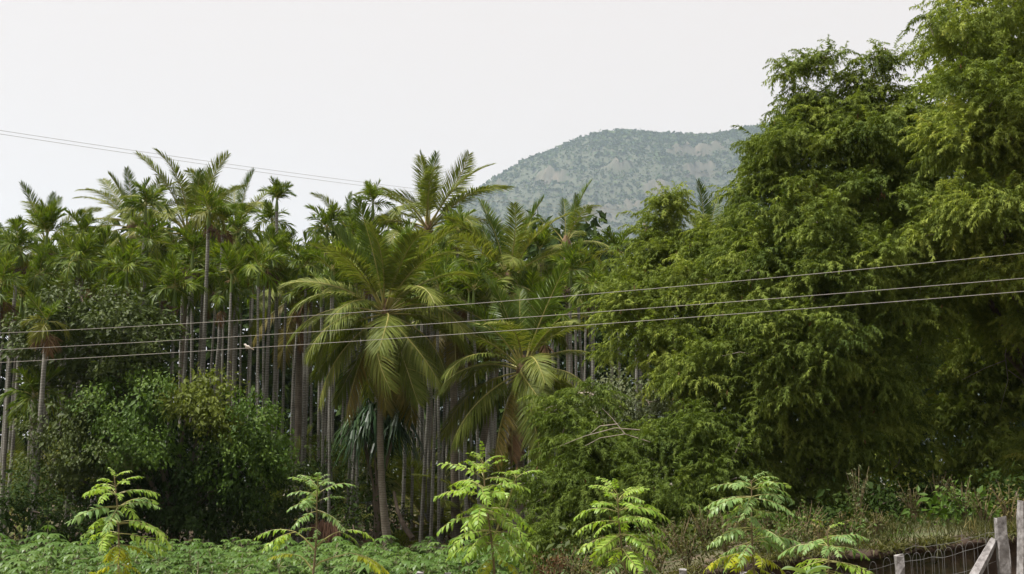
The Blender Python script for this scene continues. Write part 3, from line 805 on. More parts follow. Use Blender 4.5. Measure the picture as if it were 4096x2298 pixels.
def feathery(name, label, lobes, trunk_px, Y, seed, mat='tamarind', scale=1.0, per=9, dens=1.0, pods=0.0, weep=0.0, trunk_r=0.3, twigs=30, cat='tree', bare=(), over=0.0):
    g = np.random.default_rng(seed)
    bx_ = at(trunk_px, 480, Y)[0]; base = np.array([bx_, Y, gz(bx_, Y)])
    t = thing(name, label, cat, base)
    crown, podm, twm = MB(), MB(), MB()
    cents = []
    for (px, py, Yl, rx, ry, rym, dn) in lobes:
        if over and Yl < 34.5: Yl = Yl + over * (py - 240)
        c = at(px, py, Yl) - base
        k = Yl / F
        r = np.maximum(np.array([rx * k - 0.26, rym - 0.3, ry * k - 0.2]), [0.18, 0.18, 0.15])
        cents.append((c, r))
        area = 4 * math.pi * ((r[0] * r[1]) ** 1.6 / 3 + (r[0] * r[2]) ** 1.6 / 3 + (r[1] * r[2]) ** 1.6 / 3) ** (1 / 1.6)
        far = Yl > 34.5
        n = max(6, int(area / (0.6 if far else 0.28) * dn * dens) + 2)
        if n > 24:            # leaves gather in domed boughs with shaded gaps between them
            B, bd = ell_points(g, max(4, int(area / 0.85)), c, r * 0.93)
            w_ = g.integers(0, len(B), n)
            hd = unit(bd[w_] * 0.55 + g.normal(size=(n, 3)) * [1, 1, .7] + [0, -0.15, 0.55])
            P = B[w_] + hd * [0.55, 0.55, 0.36] * g.uniform(.55, 1.05, n)[:, None]
            d = unit(bd[w_] * 0.6 + hd)
        else:
            P, d = ell_points(g, n, c, r)
        P2, d2 = ell_points(g, max(3, int(n * 0.4)), c, r, core=True)
        if dn < 0.6: P2, d2 = P2[:0], d2[:0]
        for (Q, dd, big) in ((P, d, 1.0), (P2, d2, 1.35)):
            m_ = len(Q)
            if not m_: continue
            lib = COARSE if far else SPRAYS
            pp = per if big == 1.0 else 5
            az = np.repeat(np.arctan2(dd[:, 1], dd[:, 0]), pp) + g.normal(0, 1.1, m_ * pp)
            el = np.repeat(dd[:, 2] * 25, pp) + g.normal(20 - weep, 24, m_ * pp)
            ctr = np.repeat(Q, pp, 0) + g.normal(0, 0.13, (m_ * pp, 3)) * scale * [1, 1, 0.7]
            cv = np.repeat(g.normal(0.5, 0.2, m_), pp) + g.normal(0, 0.08, m_ * pp)
            cls = np.argmin(np.abs(el[:, None] - np.array(SP_ELEV)[None]), 1)
            vr = g.integers(0, 3, m_ * pp)
            for q in range(5):
                for w in range(3):
                    s_ = (cls == q) & (vr == w)
                    if not s_.any(): continue
                    V_, F_, va = lib[q][w]
                    scatter(crown, V_, F_, rot_z(az[s_]), ctr[s_], scale * big * g.uniform(0.75, 1.2, s_.sum()), cv[s_], 0, va)
        if pods:
            npod = int(len(P) * pods)
            if npod:
                q = P[g.integers(0, len(P), npod)] + g.normal(0, 0.25, (npod, 3))
                dv = unit(g.normal(0, 0.3, (npod, 3)) + [0, 0, -1])
                blades(podm, q, dv, unit(g.normal(size=(npod, 3)) * [1, 1, 0.1]), g.uniform(0.1, 0.17, npod), 0.035, 0.0, 'rhomb', 0, g.uniform(0, 1, npod))
        for w in range(int(twigs * dn / 10) + 1):
            a = P[g.integers(len(P))]; b = c + (a - c) * 0.35
            mid = (a + b) / 2 + g.normal(0, 0.18, 3)
            tq = np.linspace(0, 1, 6)[:, None]
            twm.tube((1 - tq) ** 2 * b + 2 * tq * (1 - tq) * mid + tq ** 2 * a, np.linspace(0.03, 0.008, 6), n=4, cap=False)
    for pts in bare:          # bare pale branches that show in front of the leaves
        Pb = np.array([at(p[0], p[1], p[2] + 0.35 * (over > 0) + over * (p[1] - 240)) - base for p in pts])
        twm.tube(Pb, np.linspace(0.013, 0.005, len(Pb)) * scale, n=5, cap=False)
    cr = stuff(crown.build('crown', M[mat], t))
    if podm.n: stuff(podm.build('seed_pods', M['pod'], cr))
    if twm.n: stuff(twm.build('twigs', M['twig'], cr, True))
    mb = MB()
    top = np.mean([c for c, r in cents], 0)
    fork = np.array([0.1, 0, max(0.8, min(2.2, top[2] * 0.35))])
    mb.tube([[0, 0, -0.2], [0, 0, 0.3], fork * [0.5, 1, 0.6], fork], [trunk_r * 1.5, trunk_r * 1.1, trunk_r, trunk_r * 0.85], n=9)
    mb.build('trunk', M['bark'], t, True)
    for (c, r) in cents:
        if r.max() < 1.0 or c[1] > 3: continue
        mb = MB()
        mid = (fork + c) / 2 + g.normal(0, 0.25, 3) + [0, 0, 0.15]
        tq = np.linspace(0, 1, 8)[:, None]
        mb.tube((1 - tq) ** 2 * fork + 2 * tq * (1 - tq) * mid + tq ** 2 * c, np.linspace(trunk_r * 0.4, 0.03, 8), n=6)
        mb.build('limb', M['bark'], t, True)
    return t

feathery('tamarind_tree', 'tallest feathery tree rising out of the top right corner', [
    (1012, 30, 29.5, 78, 70, 2.6, 1), (965, 60, 29, 30, 45, 1.2, .7), (985, 120, 28.5, 58, 55, 2.2, 1), (1055, 130, 29, 80, 80, 2.6, 1), (955, 150, 28.5, 34, 36, 1.4, 1),
    (1000, 205, 27.8, 62, 46, 1.8, 1), (1060, 240, 28, 60, 60, 2.0, 1), (955, 235, 28.3, 46, 42, 1.6, 1), (1005, 275, 27.8, 55, 34, 1.5, 1), (1040, 320, 29, 40, 40, 1.5, .8),
    (1030, 470, 30.5, 26, 50, 1.2, .9), (1000, 350, 40, 100, 90, 1.5, 1), (940, 420, 40, 100, 90, 1.3, 1), (1050, 430, 40, 90, 90, 1.3, 1), (930, 25, 29, 18, 18, .7, .5), (1110, 330, 30, 70, 90, 2.5, 1), (1130, 450, 30, 80, 80, 2.5, 1), (1120, 200, 29, 70, 90, 2.5, 1), (960, 300, 31, 60, 40, 2.0, 1), (1010, 320, 32, 60, 40, 2.0, 1), (985, 485, 40, 60, 26, 1.2, 1), (1010, 130, 36, 100, 80, 3.5, .7), (960, 215, 37, 70, 60, 3.0, .7), (1080, 220, 37, 80, 80, 3.5, .7), (1010, 40, 36, 70, 60, 3.0, .6)],  # off-frame and hidden rear lobes added to block light from the hollow below
    1075, 33.5, 11, over=0.0065, pods=0.5, trunk_r=0.42, twigs=25,
    bare=([(1010, 330, 30), (1005, 355, 30), (1008, 380, 30.2), (1000, 410, 30.5)], [(1006, 360, 30), (985, 368, 30), (962, 380, 29.8)], [(1008, 370, 30), (1022, 380, 30), (1030, 400, 30)], [(926, 325, 28.6), (918, 350, 28.4), (915, 372, 28.4), (912, 388, 28.5)]))
feathery('tamarind_tree', 'broad feathery tree with brown pods between the hill and the tallest tree', [
    (850, 150, 31, 66, 46, 2.2, 1), (795, 165, 31, 48, 42, 1.8, 1), (900, 170, 31, 36, 48, 1.6, 1), (800, 225, 30, 60, 50, 2.1, 1), (875, 225, 30, 60, 52, 2.1, 1), (765, 185, 31, 24, 30, 1, .9), (775, 275, 29.6, 55, 46, 1.9, 1), (850, 290, 29, 62, 46, 1.9, 1), (915, 300, 29, 45, 45, 1.6, 1),
    (742, 193, 31, 20, 11, .6, .8), (768, 152, 31, 26, 26, 1.1, 1), (820, 128, 31, 40, 22, 1.4, 1), (878, 130, 31, 36, 24, 1.4, 1), (760, 245, 30.5, 40, 40, 1.3, 1),
    (815, 345, 28.6, 66, 42, 1.7, 1), (760, 340, 29.2, 52, 46, 1.6, 1), (870, 365, 28.8, 46, 40, 1.4, 1), (790, 405, 29, 60, 48, 1.6, 1), (850, 425, 29.6, 44, 56, 1.3, 1), (800, 460, 29.6, 58, 48, 1.4, 1), (745, 440, 29.6, 40, 60, 1.3, 1), (855, 490, 30, 40, 36, 1.1, .9), (890, 430, 30.2, 30, 46, 1, .8),
    (803, 95, 31, 18, 16, .6, .3), (828, 58, 31, 18, 6, .4, .12), (852, 82, 31, 16, 8, .5, .1), (875, 60, 31, 12, 12, .45, .2), (894, 66, 31, 14, 8, .45, .15), (792, 70, 31, 10, 6, .4, .15), (880, 90, 31, 20, 10, .6, .12), (790, 112, 31, 18, 12, .6, .3), (810, 70, 31, 14, 6, .4, .1), (838, 108, 31, 30, 16, 1.0, .7), (798, 122, 31, 24, 18, .9, .8), (882, 106, 31, 28, 16, .9, .7), (812, 100, 31, 18, 14, .7, .5), (862, 95, 31, 20, 12, .7, .35), (790, 505, 30, 50, 34, 1.3, 1), (850, 515, 29.5, 30, 30, 1.0, 1), (795, 532, 28.4, 40, 26, 1.1, 1), (845, 538, 28, 26, 18, .8, 1), (735, 505, 30, 36, 40, 1.2, 1), (870, 215, 36, 60, 60, 3.0, .7), (905, 270, 37, 50, 50, 2.6, .7), (820, 260, 36, 60, 60, 2.6, .6)],  # hidden rear lobes added to block sun on the hollow at right
    830, 33, 12, over=0.0065, pods=0.6, weep=4, trunk_r=0.38, twigs=22,
    bare=([(858, 125, 31), (850, 100, 31), (838, 80, 31), (815, 70, 31), (795, 72, 31)], [(850, 100, 31), (865, 82, 31), (880, 66, 31)], [(838, 365, 27.8), (820, 352, 27.7), (805, 344, 27.8)], [(845, 345, 27.6), (820, 343, 27.6), (800, 350, 27.7)], [(817, 358, 27.7), (817, 372, 27.7), (814, 390, 27.8)], [(760, 356, 28), (740, 352, 28.1), (722, 356, 28.2)]))
feathery('tamarind_tree', 'lower feathery tree with a pointed tip in front of the hill foot', [
    (668, 214, 33, 14, 20, .6, .8), (668, 200, 33, 11, 14, .5, .8), (648, 232, 33, 14, 10, .5, .5), (656, 245, 33, 24, 20, .9, .9), (690, 245, 33, 26, 24, 1, .9), (672, 275, 33, 52, 30, 1.8, 1), (632, 290, 32.8, 26, 34, 1.3, 1), (720, 255, 32.6, 34, 28, 1.4, 1), (645, 330, 32.4, 36, 36, 1.5, 1), (700, 310, 32, 48, 46, 1.8, 1), (678, 365, 31.6, 36, 34, 1.4, 1), (715, 375, 31, 42, 46, 1.6, 1), (655, 220, 33, 10, 8, .4, .5), (745, 310, 31, 40, 40, 1.4, 1)],
    700, 33.5, 13, pods=0.6, weep=4, trunk_r=0.3, twigs=22)
feathery('weeping_tree', 'low weeping tree with bare pale twigs behind the saplings', [
    (560, 412, 30.5, 24, 18, .9, .9), (590, 395, 30.5, 26, 14, .9, .7), (570, 450, 30.5, 40, 34, 1.5, 1), (620, 455, 30.2, 48, 30, 1.6, 1), (680, 445, 30, 40, 38, 1.5, 1), (556, 500, 29.8, 36, 44, 1.4, 1), (610, 500, 29.4, 50, 46, 1.6, 1), (665, 505, 29.2, 48, 46, 1.5, 1), (712, 490, 29.4, 40, 60, 1.4, 1), (585, 540, 29, 44, 26, 1.3, 1), (640, 540, 29, 44, 30, 1.2, 1), (700, 535, 29.2, 40, 30, 1.2, 1), (755, 515, 30, 30, 36, 1.1, 1), (690, 548, 27.6, 42, 22, 1.1, 1), (740, 540, 28, 38, 26, 1.1, 1), (640, 556, 27.4, 40, 18, 1.0, 1)],
    640, 31, 14, mat='prosopis', weep=10, trunk_r=0.24, twigs=60, pods=0.25,
    bare=([(650, 442, 28.6), (625, 434, 28.5), (600, 438, 28.5), (585, 446, 28.6)], [(625, 434, 28.5), (612, 418, 28.6), (602, 408, 28.6)], [(618, 424, 28.5), (600, 426, 28.5), (590, 434, 28.5)], [(640, 430, 28.6), (615, 428, 28.4), (585, 436, 28.5), (560, 446, 28.7)]))

# small-leaved crowns
OV = np.array([[0, 0, 0], [0.4, -0.24, 0.03], [1, 0, -0.05], [0.4, 0.24, 0.03]])
def leafy(name, label, lobes, trunk_px, Y, seed, mat, size=0.15, dens=1.0, trunk_r=0.2, cat='tree', hang=0.5, fine=False, twigs=12, stem=True, group=None):
    g = np.random.default_rng(seed)
    bx_ = at(trunk_px, 480, Y)[0]; base = np.array([bx_, Y, gz(bx_, Y)])
    t = thing(name, label, cat, base, group)
    mats = mat if isinstance(mat, (list, tuple)) else [mat]
    crowns = [MB() for _ in mats]; twm = MB(); cents = []
    for lobe in lobes:
        px, py, Yl, rx, ry, rym, dn = lobe[:7]
        mi = lobe[7] if len(lobe) > 7 else 0
        c = at(px, py, Yl) - base; kk = Yl / F
        r = np.array([rx * kk, rym, ry * kk]); cents.append((c, r))
        area = 4 * math.pi * ((r[0] * r[1]) ** 1.6 / 3 + (r[0] * r[2]) ** 1.6 / 3 + (r[1] * r[2]) ** 1.6 / 3) ** (1 / 1.6)
        ncl = max(8, int(area * 2.3 * dn))
        if ncl > 30:
            B, bd = ell_points(g, max(5, int(area / 1.5)), c, r * 0.92)
            w_ = g.integers(0, len(B), ncl)
            hd = unit(bd[w_] * 0.6 + g.normal(size=(ncl, 3)) * [1, 1, .7] + [0, -0.15, 0.4])
            P = B[w_] + hd * [0.6, 0.6, 0.5] * g.uniform(.6, 1.05, ncl)[:, None]; d = unit(bd[w_] * 0.6 + hd)
        else:
            P, d = ell_points(g, ncl, c, r)
        nl = max(6, int(1.1 * dens * 0.62 / (size * size * 0.5)) // 3)
        C = np.repeat(P, nl, 0) + g.normal(0, 0.17, (len(P) * nl, 3)); D = np.repeat(d, nl, 0)
        cv = np.repeat(g.normal(0.45, 0.17, len(P)), nl) + g.normal(0, 0.16, len(C))
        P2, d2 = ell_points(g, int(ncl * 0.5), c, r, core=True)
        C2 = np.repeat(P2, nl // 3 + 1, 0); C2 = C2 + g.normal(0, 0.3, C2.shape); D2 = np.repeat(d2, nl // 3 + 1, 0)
        for (Q, dd, big, vv) in ((C, D, 1.0, cv), (C2, D2, 2.0, np.full(len(C2), 0.3))):  # inner leaves larger and darker, crown-depth shade put into their colour
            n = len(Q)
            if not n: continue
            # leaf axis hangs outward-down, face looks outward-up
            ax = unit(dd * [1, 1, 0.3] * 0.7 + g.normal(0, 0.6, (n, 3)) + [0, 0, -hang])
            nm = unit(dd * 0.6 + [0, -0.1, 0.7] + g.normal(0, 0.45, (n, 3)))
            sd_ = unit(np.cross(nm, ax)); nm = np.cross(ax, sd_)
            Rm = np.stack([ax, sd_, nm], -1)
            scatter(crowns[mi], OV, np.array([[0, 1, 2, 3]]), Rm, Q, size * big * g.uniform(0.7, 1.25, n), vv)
        for w in range(int(twigs * dn / 5)):
            a = P[g.integers(len(P))]; b = c + (a - c) * 0.3; mid = (a + b) / 2 + g.normal(0, 0.2, 3)
            tq = np.linspace(0, 1, 5)[:, None]
            twm.tube((1 - tq) ** 2 * b + 2 * tq * (1 - tq) * mid + tq ** 2 * a, np.linspace(0.035, 0.01, 5), n=4, cap=False)
    for cr, m_ in zip(crowns, mats):
        if cr.n: stuff(cr.build('crown', M[m_], t))
    if twm.n: stuff(twm.build('twigs', M['bark'], t, True))
    if stem:
        mb = MB(); top = np.mean([c for c, r in cents], 0); fork = np.array([0.05, 0, max(0.25, top[2] * 0.3)])
        mb.tube([[0, 0, -0.15], fork * 0.3, fork], [trunk_r * 1.4, trunk_r, trunk_r * 0.85], n=8)
        mb.build('trunk', M['bark'], t, True)
        for (c, r) in cents:
            if r.max() < 0.8: continue
            mb = MB(); mid = (fork + c) / 2 + g.normal(0, 0.2, 3); tq = np.linspace(0, 1, 7)[:, None]
            mb.tube((1 - tq) ** 2 * fork + 2 * tq * (1 - tq) * mid + tq ** 2 * c, np.linspace(trunk_r * 0.6, 0.03, 7), n=6)
            mb.build('limb', M['bark'], t, True)
    return t

leafy('grey_leaved_tree', 'grey-green small-leaved tree between the weeping tree and the grove', [(640, 402, 35.5, 46, 24, 1.6, 1), (605, 415, 35.2, 34, 24, 1.4, 1), (670, 415, 35, 36, 30, 1.4, 1), (640, 440, 35, 50, 28, 1.5, 1)], 640, 36, 21, 'grey_leaf', size=0.12, dens=0.9)
leafy('broadleaf_tree', 'broadleaf tree with a few browned leaves under the left wires', [
    (85, 312, 46, 40, 24, 2.2, 1), (45, 335, 46, 38, 28, 2.2, 1), (120, 325, 45.5, 42, 26, 2.2, 1), (150, 345, 45.5, 28, 26, 1.8, 1), (85, 360, 46.5, 60, 24, 2.0, .8), (140, 370, 45.5, 40, 22, 1.8, .9), (95, 385, 46.5, 40, 18, 1.6, .7), (150, 310, 46.5, 20, 14, 1.2, .7)],
    105, 47, 22, 'broad', size=0.19, trunk_r=0.3, dens=1.7)
leafy('creeper_thicket', 'thicket of shrubs smothered by green creepers at the left of the field', [
    (150, 475, 45.8, 85, 60, 1.6, .9, 3), (225, 480, 45.8, 60, 58, 1.4, .9, 3), (75, 425, 44.5, 40, 28, 2, 1, 1), (115, 410, 44.3, 36, 26, 1.8, 1, 0), (65, 470, 44.5, 38, 34, 1.8, 1, 1), (110, 455, 44, 38, 34, 1.7, 1, 1), (152, 405, 43.8, 30, 24, 1.6, 1, 0), (150, 440, 43.5, 34, 26, 1.5, 1, 0), (125, 445, 43.2, 36, 16, 1.2, 1, 0),
    (205, 390, 43.8, 27, 20, 1.5, 1, 2), (190, 405, 43.4, 28, 14, 1.3, 1, 2), (215, 415, 43.4, 26, 20, 1.4, 1, 2), (248, 420, 43.8, 26, 26, 1.5, 1, 0), (262, 448, 43.8, 24, 30, 1.4, 1, 0), (240, 470, 43.9, 34, 40, 1.5, 1, 0), (272, 455, 44, 18, 16, 1, 1, 0), (190, 470, 44.6, 44, 44, 1.6, .8, 3), (150, 500, 44.8, 50, 44, 1.6, .8, 3), (250, 510, 44.3, 36, 36, 1.4, .8, 3), (205, 520, 44.6, 50, 30, 1.4, .7, 3), (100, 520, 44.8, 50, 36, 1.5, .7, 3)],
    175, 45, 23, ['creeper', 'broad', 'fine', 'darkbush'], size=0.145, trunk_r=0.22, cat='thicket', hang=0.9, dens=1.7, twigs=0)
leafy('dark_bush', 'dark bush at the left edge behind the cassava', [(25, 498, 41.5, 32, 24, 1.3, 1), (50, 515, 41.5, 26, 24, 1.1, 1), (0, 515, 41.5, 26, 28, 1.2, 1), (70, 530, 42, 24, 18, 1, 1)], 25, 42, 24, 'darkbush', size=0.13, cat='bush', trunk_r=0.08)
leafy('dark_bush', 'dark undergrowth bush hugging the foot of the largest palm', [(372, 500, 46, 16, 28, .9, 1), (380, 470, 46, 10, 24, .6, .8), (350, 525, 45.5, 24, 14, .9, 1), (395, 520, 45.5, 12, 20, .6, .9)], 372, 46, 25, 'darkbush', size=0.12, cat='bush', trunk_r=0.07)
leafy('dark_bush', 'dark undergrowth bush behind the second sapling', [(320, 470, 48, 28, 24, 1.2, 1), (300, 500, 47, 26, 26, 1.2, 1), (335, 505, 47, 24, 22, 1.1, 1)], 318, 48, 26, 'darkbush', size=0.13, cat='bush', trunk_r=0.08)
leafy('dark_bush', 'dark undergrowth bush at the right foot of the creeper thicket', [(282, 515, 45, 18, 20, .9, 1), (262, 530, 44.5, 20, 12, .8, 1)], 276, 45, 27, 'darkbush', size=0.12, cat='bush', trunk_r=0.06)

for k, (px, py, Y, rx, ry, mt, lb) in enumerate(((878, 498, 28, 22, 20, 'darkbush', 'dark bush under the broad feathery tree left of the lit gap'), (925, 492, 31, 26, 18, 'darkbush', 'dark bush at the back of the lit gap under the trees'), (962, 512, 25.5, 18, 16, 'creeper', 'leafy bush in front of the shade left of the tall post'), (1005, 495, 27, 26, 18, 'darkbush', 'dark bush behind the two tall posts'), (838, 522, 25, 20, 14, 'darkbush', 'dark bush behind the smallest sapling'), (700, 548, 25.5, 24, 12, 'broad', 'low bush between the fourth and fifth saplings'), (585, 552, 27, 22, 10, 'broad', 'low bush between the third and fourth saplings'))):
    leafy('dark_bush', lb, [(px, py, Y, rx, ry, .6, 1), (px + 12, py + 6, Y - .3, rx * .6, ry * .7, .5, 1), (px - 12, py + 7, Y - .2, rx * .6, ry * .6, .5, 1)], px, Y, 200 + k, mt, size=0.12, cat='bush', trunk_r=0.04)  # the dark-leaved ones are added to darken the ground below the trees

# woodland behind the grove that closes the view between the trunks
mb = MB(); g = np.random.default_rng(77)
n = 76000
x = g.uniform(-66, 62, n); y = g.uniform(88, 100, n); z = ground_z(x, y) + g.uniform(0, 1, n) ** 0.8 * (19 + 1.6 * np.sin(x * 0.4) + 1.0 * np.sin(x * 1.3))
ax = unit(g.normal(size=(n, 3)) + [0, 0, -0.5]); nm = unit(g.normal(size=(n, 3)) * 0.6 + [0, -0.6, 0.6]); s_ = unit(np.cross(nm, ax)); nm = np.cross(ax, s_)
scatter(mb, OV, np.array([[0, 1, 2, 3]]), np.stack([ax, s_, nm], -1), np.stack([x, y, z], 1), g.uniform(0.6, 1.2, n), g.uniform(0, 0.8, n))
tag(mb.build('background_woodland', M['darkbush']), 'dark woodland closing the view behind the palm trunks', 'woodland', kind='stuff')

# ------------------------------------------------------------------ strap-leaved plant behind the largest trunk
def strap_plant(label, heads, px, Y, seed):
    g = np.random.default_rng(seed)
    bx_ = at(px, 480, Y)[0]; base = np.array([bx_, Y, gz(bx_, Y)])
    t = thing('screw_pine', label, 'plant', base)
    mb = MB()
    for (hx_, hy_, s_) in heads:
        c = at(hx_, hy_, Y) - base
        mb.tube([[0, 0, -.1], c * [0.2, .2, .5], c * [.8, .8, .9], c], [0.05, 0.045, 0.04, 0.04], n=6)
    mb.build('stem', M['bark'], t, True)
    for (hx_, hy_, s_) in heads:
        c = at(hx_, hy_, Y) - base
        mb = MB(); n = 75
        az = g.uniform(0, 6.28, n); el = np.radians(g.uniform(-15, 80, n))
        d = np.stack([np.cos(az) * np.cos(el), np.sin(az) * np.cos(el), np.sin(el)], 1)
        w = unit(np.cross(d, np.tile([0, 0, 1.0], (n, 1))))
        b = c + d * 0.05 + np.stack([0 * az, 0 * az, g.uniform(-.35, .1, n)], 1)
        blades(mb, b, d, w, g.uniform(0.9, 1.35, n) * s_, 0.07, g.uniform(0.9, 1.5, n), 'strap', 0, g.uniform(0.1, 1, n))
        stuff(mb.build('leaf_rosette', M['pandan'], t))
strap_plant('dark strap-leaved plant with drooping rosettes behind the largest trunk', [(372, 410, 1.1), (356, 416, 1.0), (362, 428, 1.0), (380, 426, 1.1), (401, 410, 1.0), (394, 420, .9)], 378, 45.4, 3)

# ------------------------------------------------------------------ cassava field
CASS = []
for v in range(7):
    g = np.random.default_rng(800 + v)
    st = MB(); lf = MB()
    hgt = g.uniform(0.34, 0.5)
    top = np.array([g.normal(0, .06), g.normal(0, .06), hgt])
    st.tube([[0, 0, -.03], top * [.3, .8, .5], top], [0.016, 0.013, 0.009], n=5)
    for k in range(10):
        u = k / 9
        az = k * 2.4 + g.normal(0, .3); el = R(70 - 75 * u)
        pb = top * (1 - 0.45 * u)
        pl = g.uniform(0.22, 0.36)
        d = np.array([math.cos(az) * math.cos(el), math.sin(az) * math.cos(el), math.sin(el)])
        pe = pb + d * pl - [0, 0, 0.05]
        st.tube([pb, pb + d * pl * .55, pe], 0.005, n=3, cap=False)
        nl = 7
        a2 = az + np.radians(np.linspace(-115, 115, nl)) + g.normal(0, .08, nl)
        e2 = g.uniform(-0.1, 0.25)
        dd = np.stack([np.cos(a2) * math.cos(e2), np.sin(a2) * math.cos(e2), np.full(nl, math.sin(e2))], 1)
        w = unit(np.cross(dd, np.tile([0, 0, 1.0], (nl, 1))))
        ll = np.interp(np.arange(nl), [0, 3, 6], [0.18, 0.31, 0.18]) * g.uniform(0.85, 1.15)
        blades(lf, np.tile(pe, (nl, 1)), dd, w, ll * 0.88, 0.09, 0.55, 'ovate', 0, np.clip(g.normal(0.5 - 0.25 * u + 0.12, .12), 0, 1))
    CASS.append((st.mesh('stem', [M['cassava_stem']]), stuff and lf.mesh('leaf_cluster', [M['cassava']])))
g = np.random.default_rng(55)
row = 0
for Y in np.arange(31.2, 42.6, 0.72):
    for x in np.arange(at(-20, 500, Y)[0], 1.9, 0.92):
        xx, yy = x + g.normal(0, .16), Y + g.normal(0, .14)
        px = 512 + xx / yy * F
        edge = np.interp(px, [-20, 160, 360, 540], [42.6, 41.6, 42.3, 42.0])
        if yy > edge or (px > 445 and yy > 40.8) or (px > 520 and yy > 39): continue
        if g.uniform() < 0.06 + 0.25 * (math.sin(xx * 1.1 + 2) * math.sin(yy * 1.4) > 0.55): continue
        if (xx - at(388, 500, 43)[0]) ** 2 + (yy - 43) ** 2 < 0.8: continue
        s_ = g.uniform(0.6, 1.3) * (1.25 if px < 90 and yy > 37 else 1.0)
        t = thing('cassava_plant', 'leafy cassava plant in the rows of the green field', 'cassava', (xx, yy, gz(xx, yy)), 'cassava plants of the field')
        t.rotation_euler = (0, 0, g.uniform(0, 6.28)); t.scale = (s_,) * 3
        st, lf = CASS[g.integers(len(CASS))]
        link('stem', st, t); stuff(link('leaf_cluster', lf, t))

def cover(name, label, cat, mat, n, xr, yr, hr, size, seed, mask=None, up=0.4):
    g = np.random.default_rng(seed)
    x = g.uniform(*xr, n); y = g.uniform(*yr, n)
    if mask is not None:
        k = mask(x, y, g); x, y = x[k], y[k]
    n = len(x)
    z = ground_z(x, y) + g.uniform(0, 1, n) ** 1.5 * hr
    mb = MB()
    ax = unit(g.normal(size=(n, 3)) * [1, 1, .5] + [0, 0, up]); nm = unit(g.normal(size=(n, 3)) * .5 + [0, 0, 1]); s_ = unit(np.cross(nm, ax)); nm = np.cross(ax, s_)
    scatter(mb, OV, np.array([[0, 1, 2, 3]]), np.stack([ax, s_, nm], -1), np.stack([x, y, z], 1), size * g.uniform(.6, 1.3, n), np.clip(g.normal(.5, .25, n), 0, 1))
    return tag(mb.build(name, M[mat]), label, cat, kind='stuff')
cover('ground_weeds', 'low green weeds carpeting the field under the cassava', 'weeds', 'weed', 42000, (-19, 2.8), (29.5, 43.5), 0.28, 0.11, 61, lambda x, y, g: x / y < 0.055)
cover('leaf_litter', 'brown dry leaf litter on the grove floor', 'leaf litter', 'thatch', 9000, (-22, 6), (43, 72), 0.05, 0.22, 62, None, 0.0)
cover('grove_weeds', 'patchy green weeds at the edge of the grove', 'weeds', 'weed', 5000, (-14, 3), (42.5, 50), 0.25, 0.12, 63, lambda x, y, g: np.sin(x * 1.1) * np.sin(y * 1.7 + x) > 0.1)

def grass(name, label, cat, mat, n, xr, yr, hr, seed, mask=None, wd=0.012):
    g = np.random.default_rng(seed)
    x = g.uniform(*xr, n); y = g.uniform(*yr, n)
    if mask is not None:
        k = mask(x, y, g); x, y = x[k], y[k]
    n = len(x); b = np.stack([x, y, ground_z(x, y) - .01], 1)
    d = unit(g.normal(0, .35, (n, 3)) * [1, 1, 0] + [0, 0, 1]); w = unit(np.cross(d, g.normal(size=(n, 3))))
    mb = MB(); blades(mb, b, d, w, g.uniform(*hr, n), wd, g.uniform(.1, .5, n), 'blade', 0, np.clip(g.normal(.5, .25, n), 0, 1))
    return tag(mb.build(name, M[mat]), label, cat, kind='stuff')
def patch(lo, f=0.9, ph=0.0): return lambda x, y, g: np.sin(x * f + ph) * np.sin(y * f * 0.8 - ph) + 0.5 * np.sin(x * 2.3 * f + y) + g.normal(0, .3, len(x)) > lo
grass('dry_grass', 'dry yellow grass on the bank beneath the feathery trees', 'grass', 'dry_grass', 16000, (3.0, 17), (20.9, 40), (0.15, 0.5), 71, lambda x, y, g: patch(0.25)(x, y, g) & (x / y > 0.27), 0.014)
grass('green_grass', 'green grass tufts on the bank beneath the feathery trees', 'grass', 'weed', 9000, (2.0, 17), (20.7, 38), (0.12, 0.4), 72, lambda x, y, g: patch(0.2, 0.7, 1.4)(x, y, g) & (x / y > 0.2), 0.016)
grass('weedy_grass', 'olive weedy grass along the top of the bank', 'grass', 'weed_olive', 15000, (1.0, 12), (20.9, 26), (0.15, 0.42), 73, lambda x, y, g: (np.sin(x * 1.9 + y) * np.sin(y * 2.1 - x) + g.normal(0, .45, len(x)) > 0.0) & (x / y > 0.24), 0.014)

# ------------------------------------------------------------------ weeds, bushes and dead growth behind the fence
def weed_plant(px, Y, hgt, spread, mat, label, seed, n=60, size=0.07, round_=False, cat='weed'):
    g = np.random.default_rng(seed)
    x = at(px, 540, Y)[0]; base = np.array([x, Y, gz(x, Y)])
    t = thing('weed_plant', label, cat, base, 'weeds growing behind the fence')
    st, lf = MB(), MB()
    ns = max(5, n // 9)
    for k in range(ns):
        a = g.uniform(0, 6.28); top = np.array([math.cos(a) * spread * g.uniform(.2, 1), math.sin(a) * spread * .6 * g.uniform(.2, 1), hgt * g.uniform(.6, 1)])
        P = np.array([[0, 0, -.02], top * [.4, .4, .55], top]); st.tube(P, [0.012, 0.008, 0.004], n=4, cap=False)
        m_ = n // ns + 4
        u = g.uniform(.25, 1.02, m_)[:, None]; b = 2 * u * (1 - u) * P[1] + u * u * P[2] + g.normal(0, .045, (m_, 3))
        d = unit(g.normal(size=(m_, 3)) * [1, 1, .5] + [0, -.1, 0.05]); w = unit(np.cross(d, np.tile([0, 0, 1.0], (m_, 1)) + g.normal(0, .4, (m_, 3))))
        blades(lf, b, d, w, size * g.uniform(.6, 1.3, m_), size * (0.85 if round_ else .42), .35, 'ovate', 0, np.clip(g.normal(.5, .25, m_), 0, 1))
    st.build('stems', M['sapling_stem'], t); stuff(lf.build('leaves', M[mat], t))
    return t
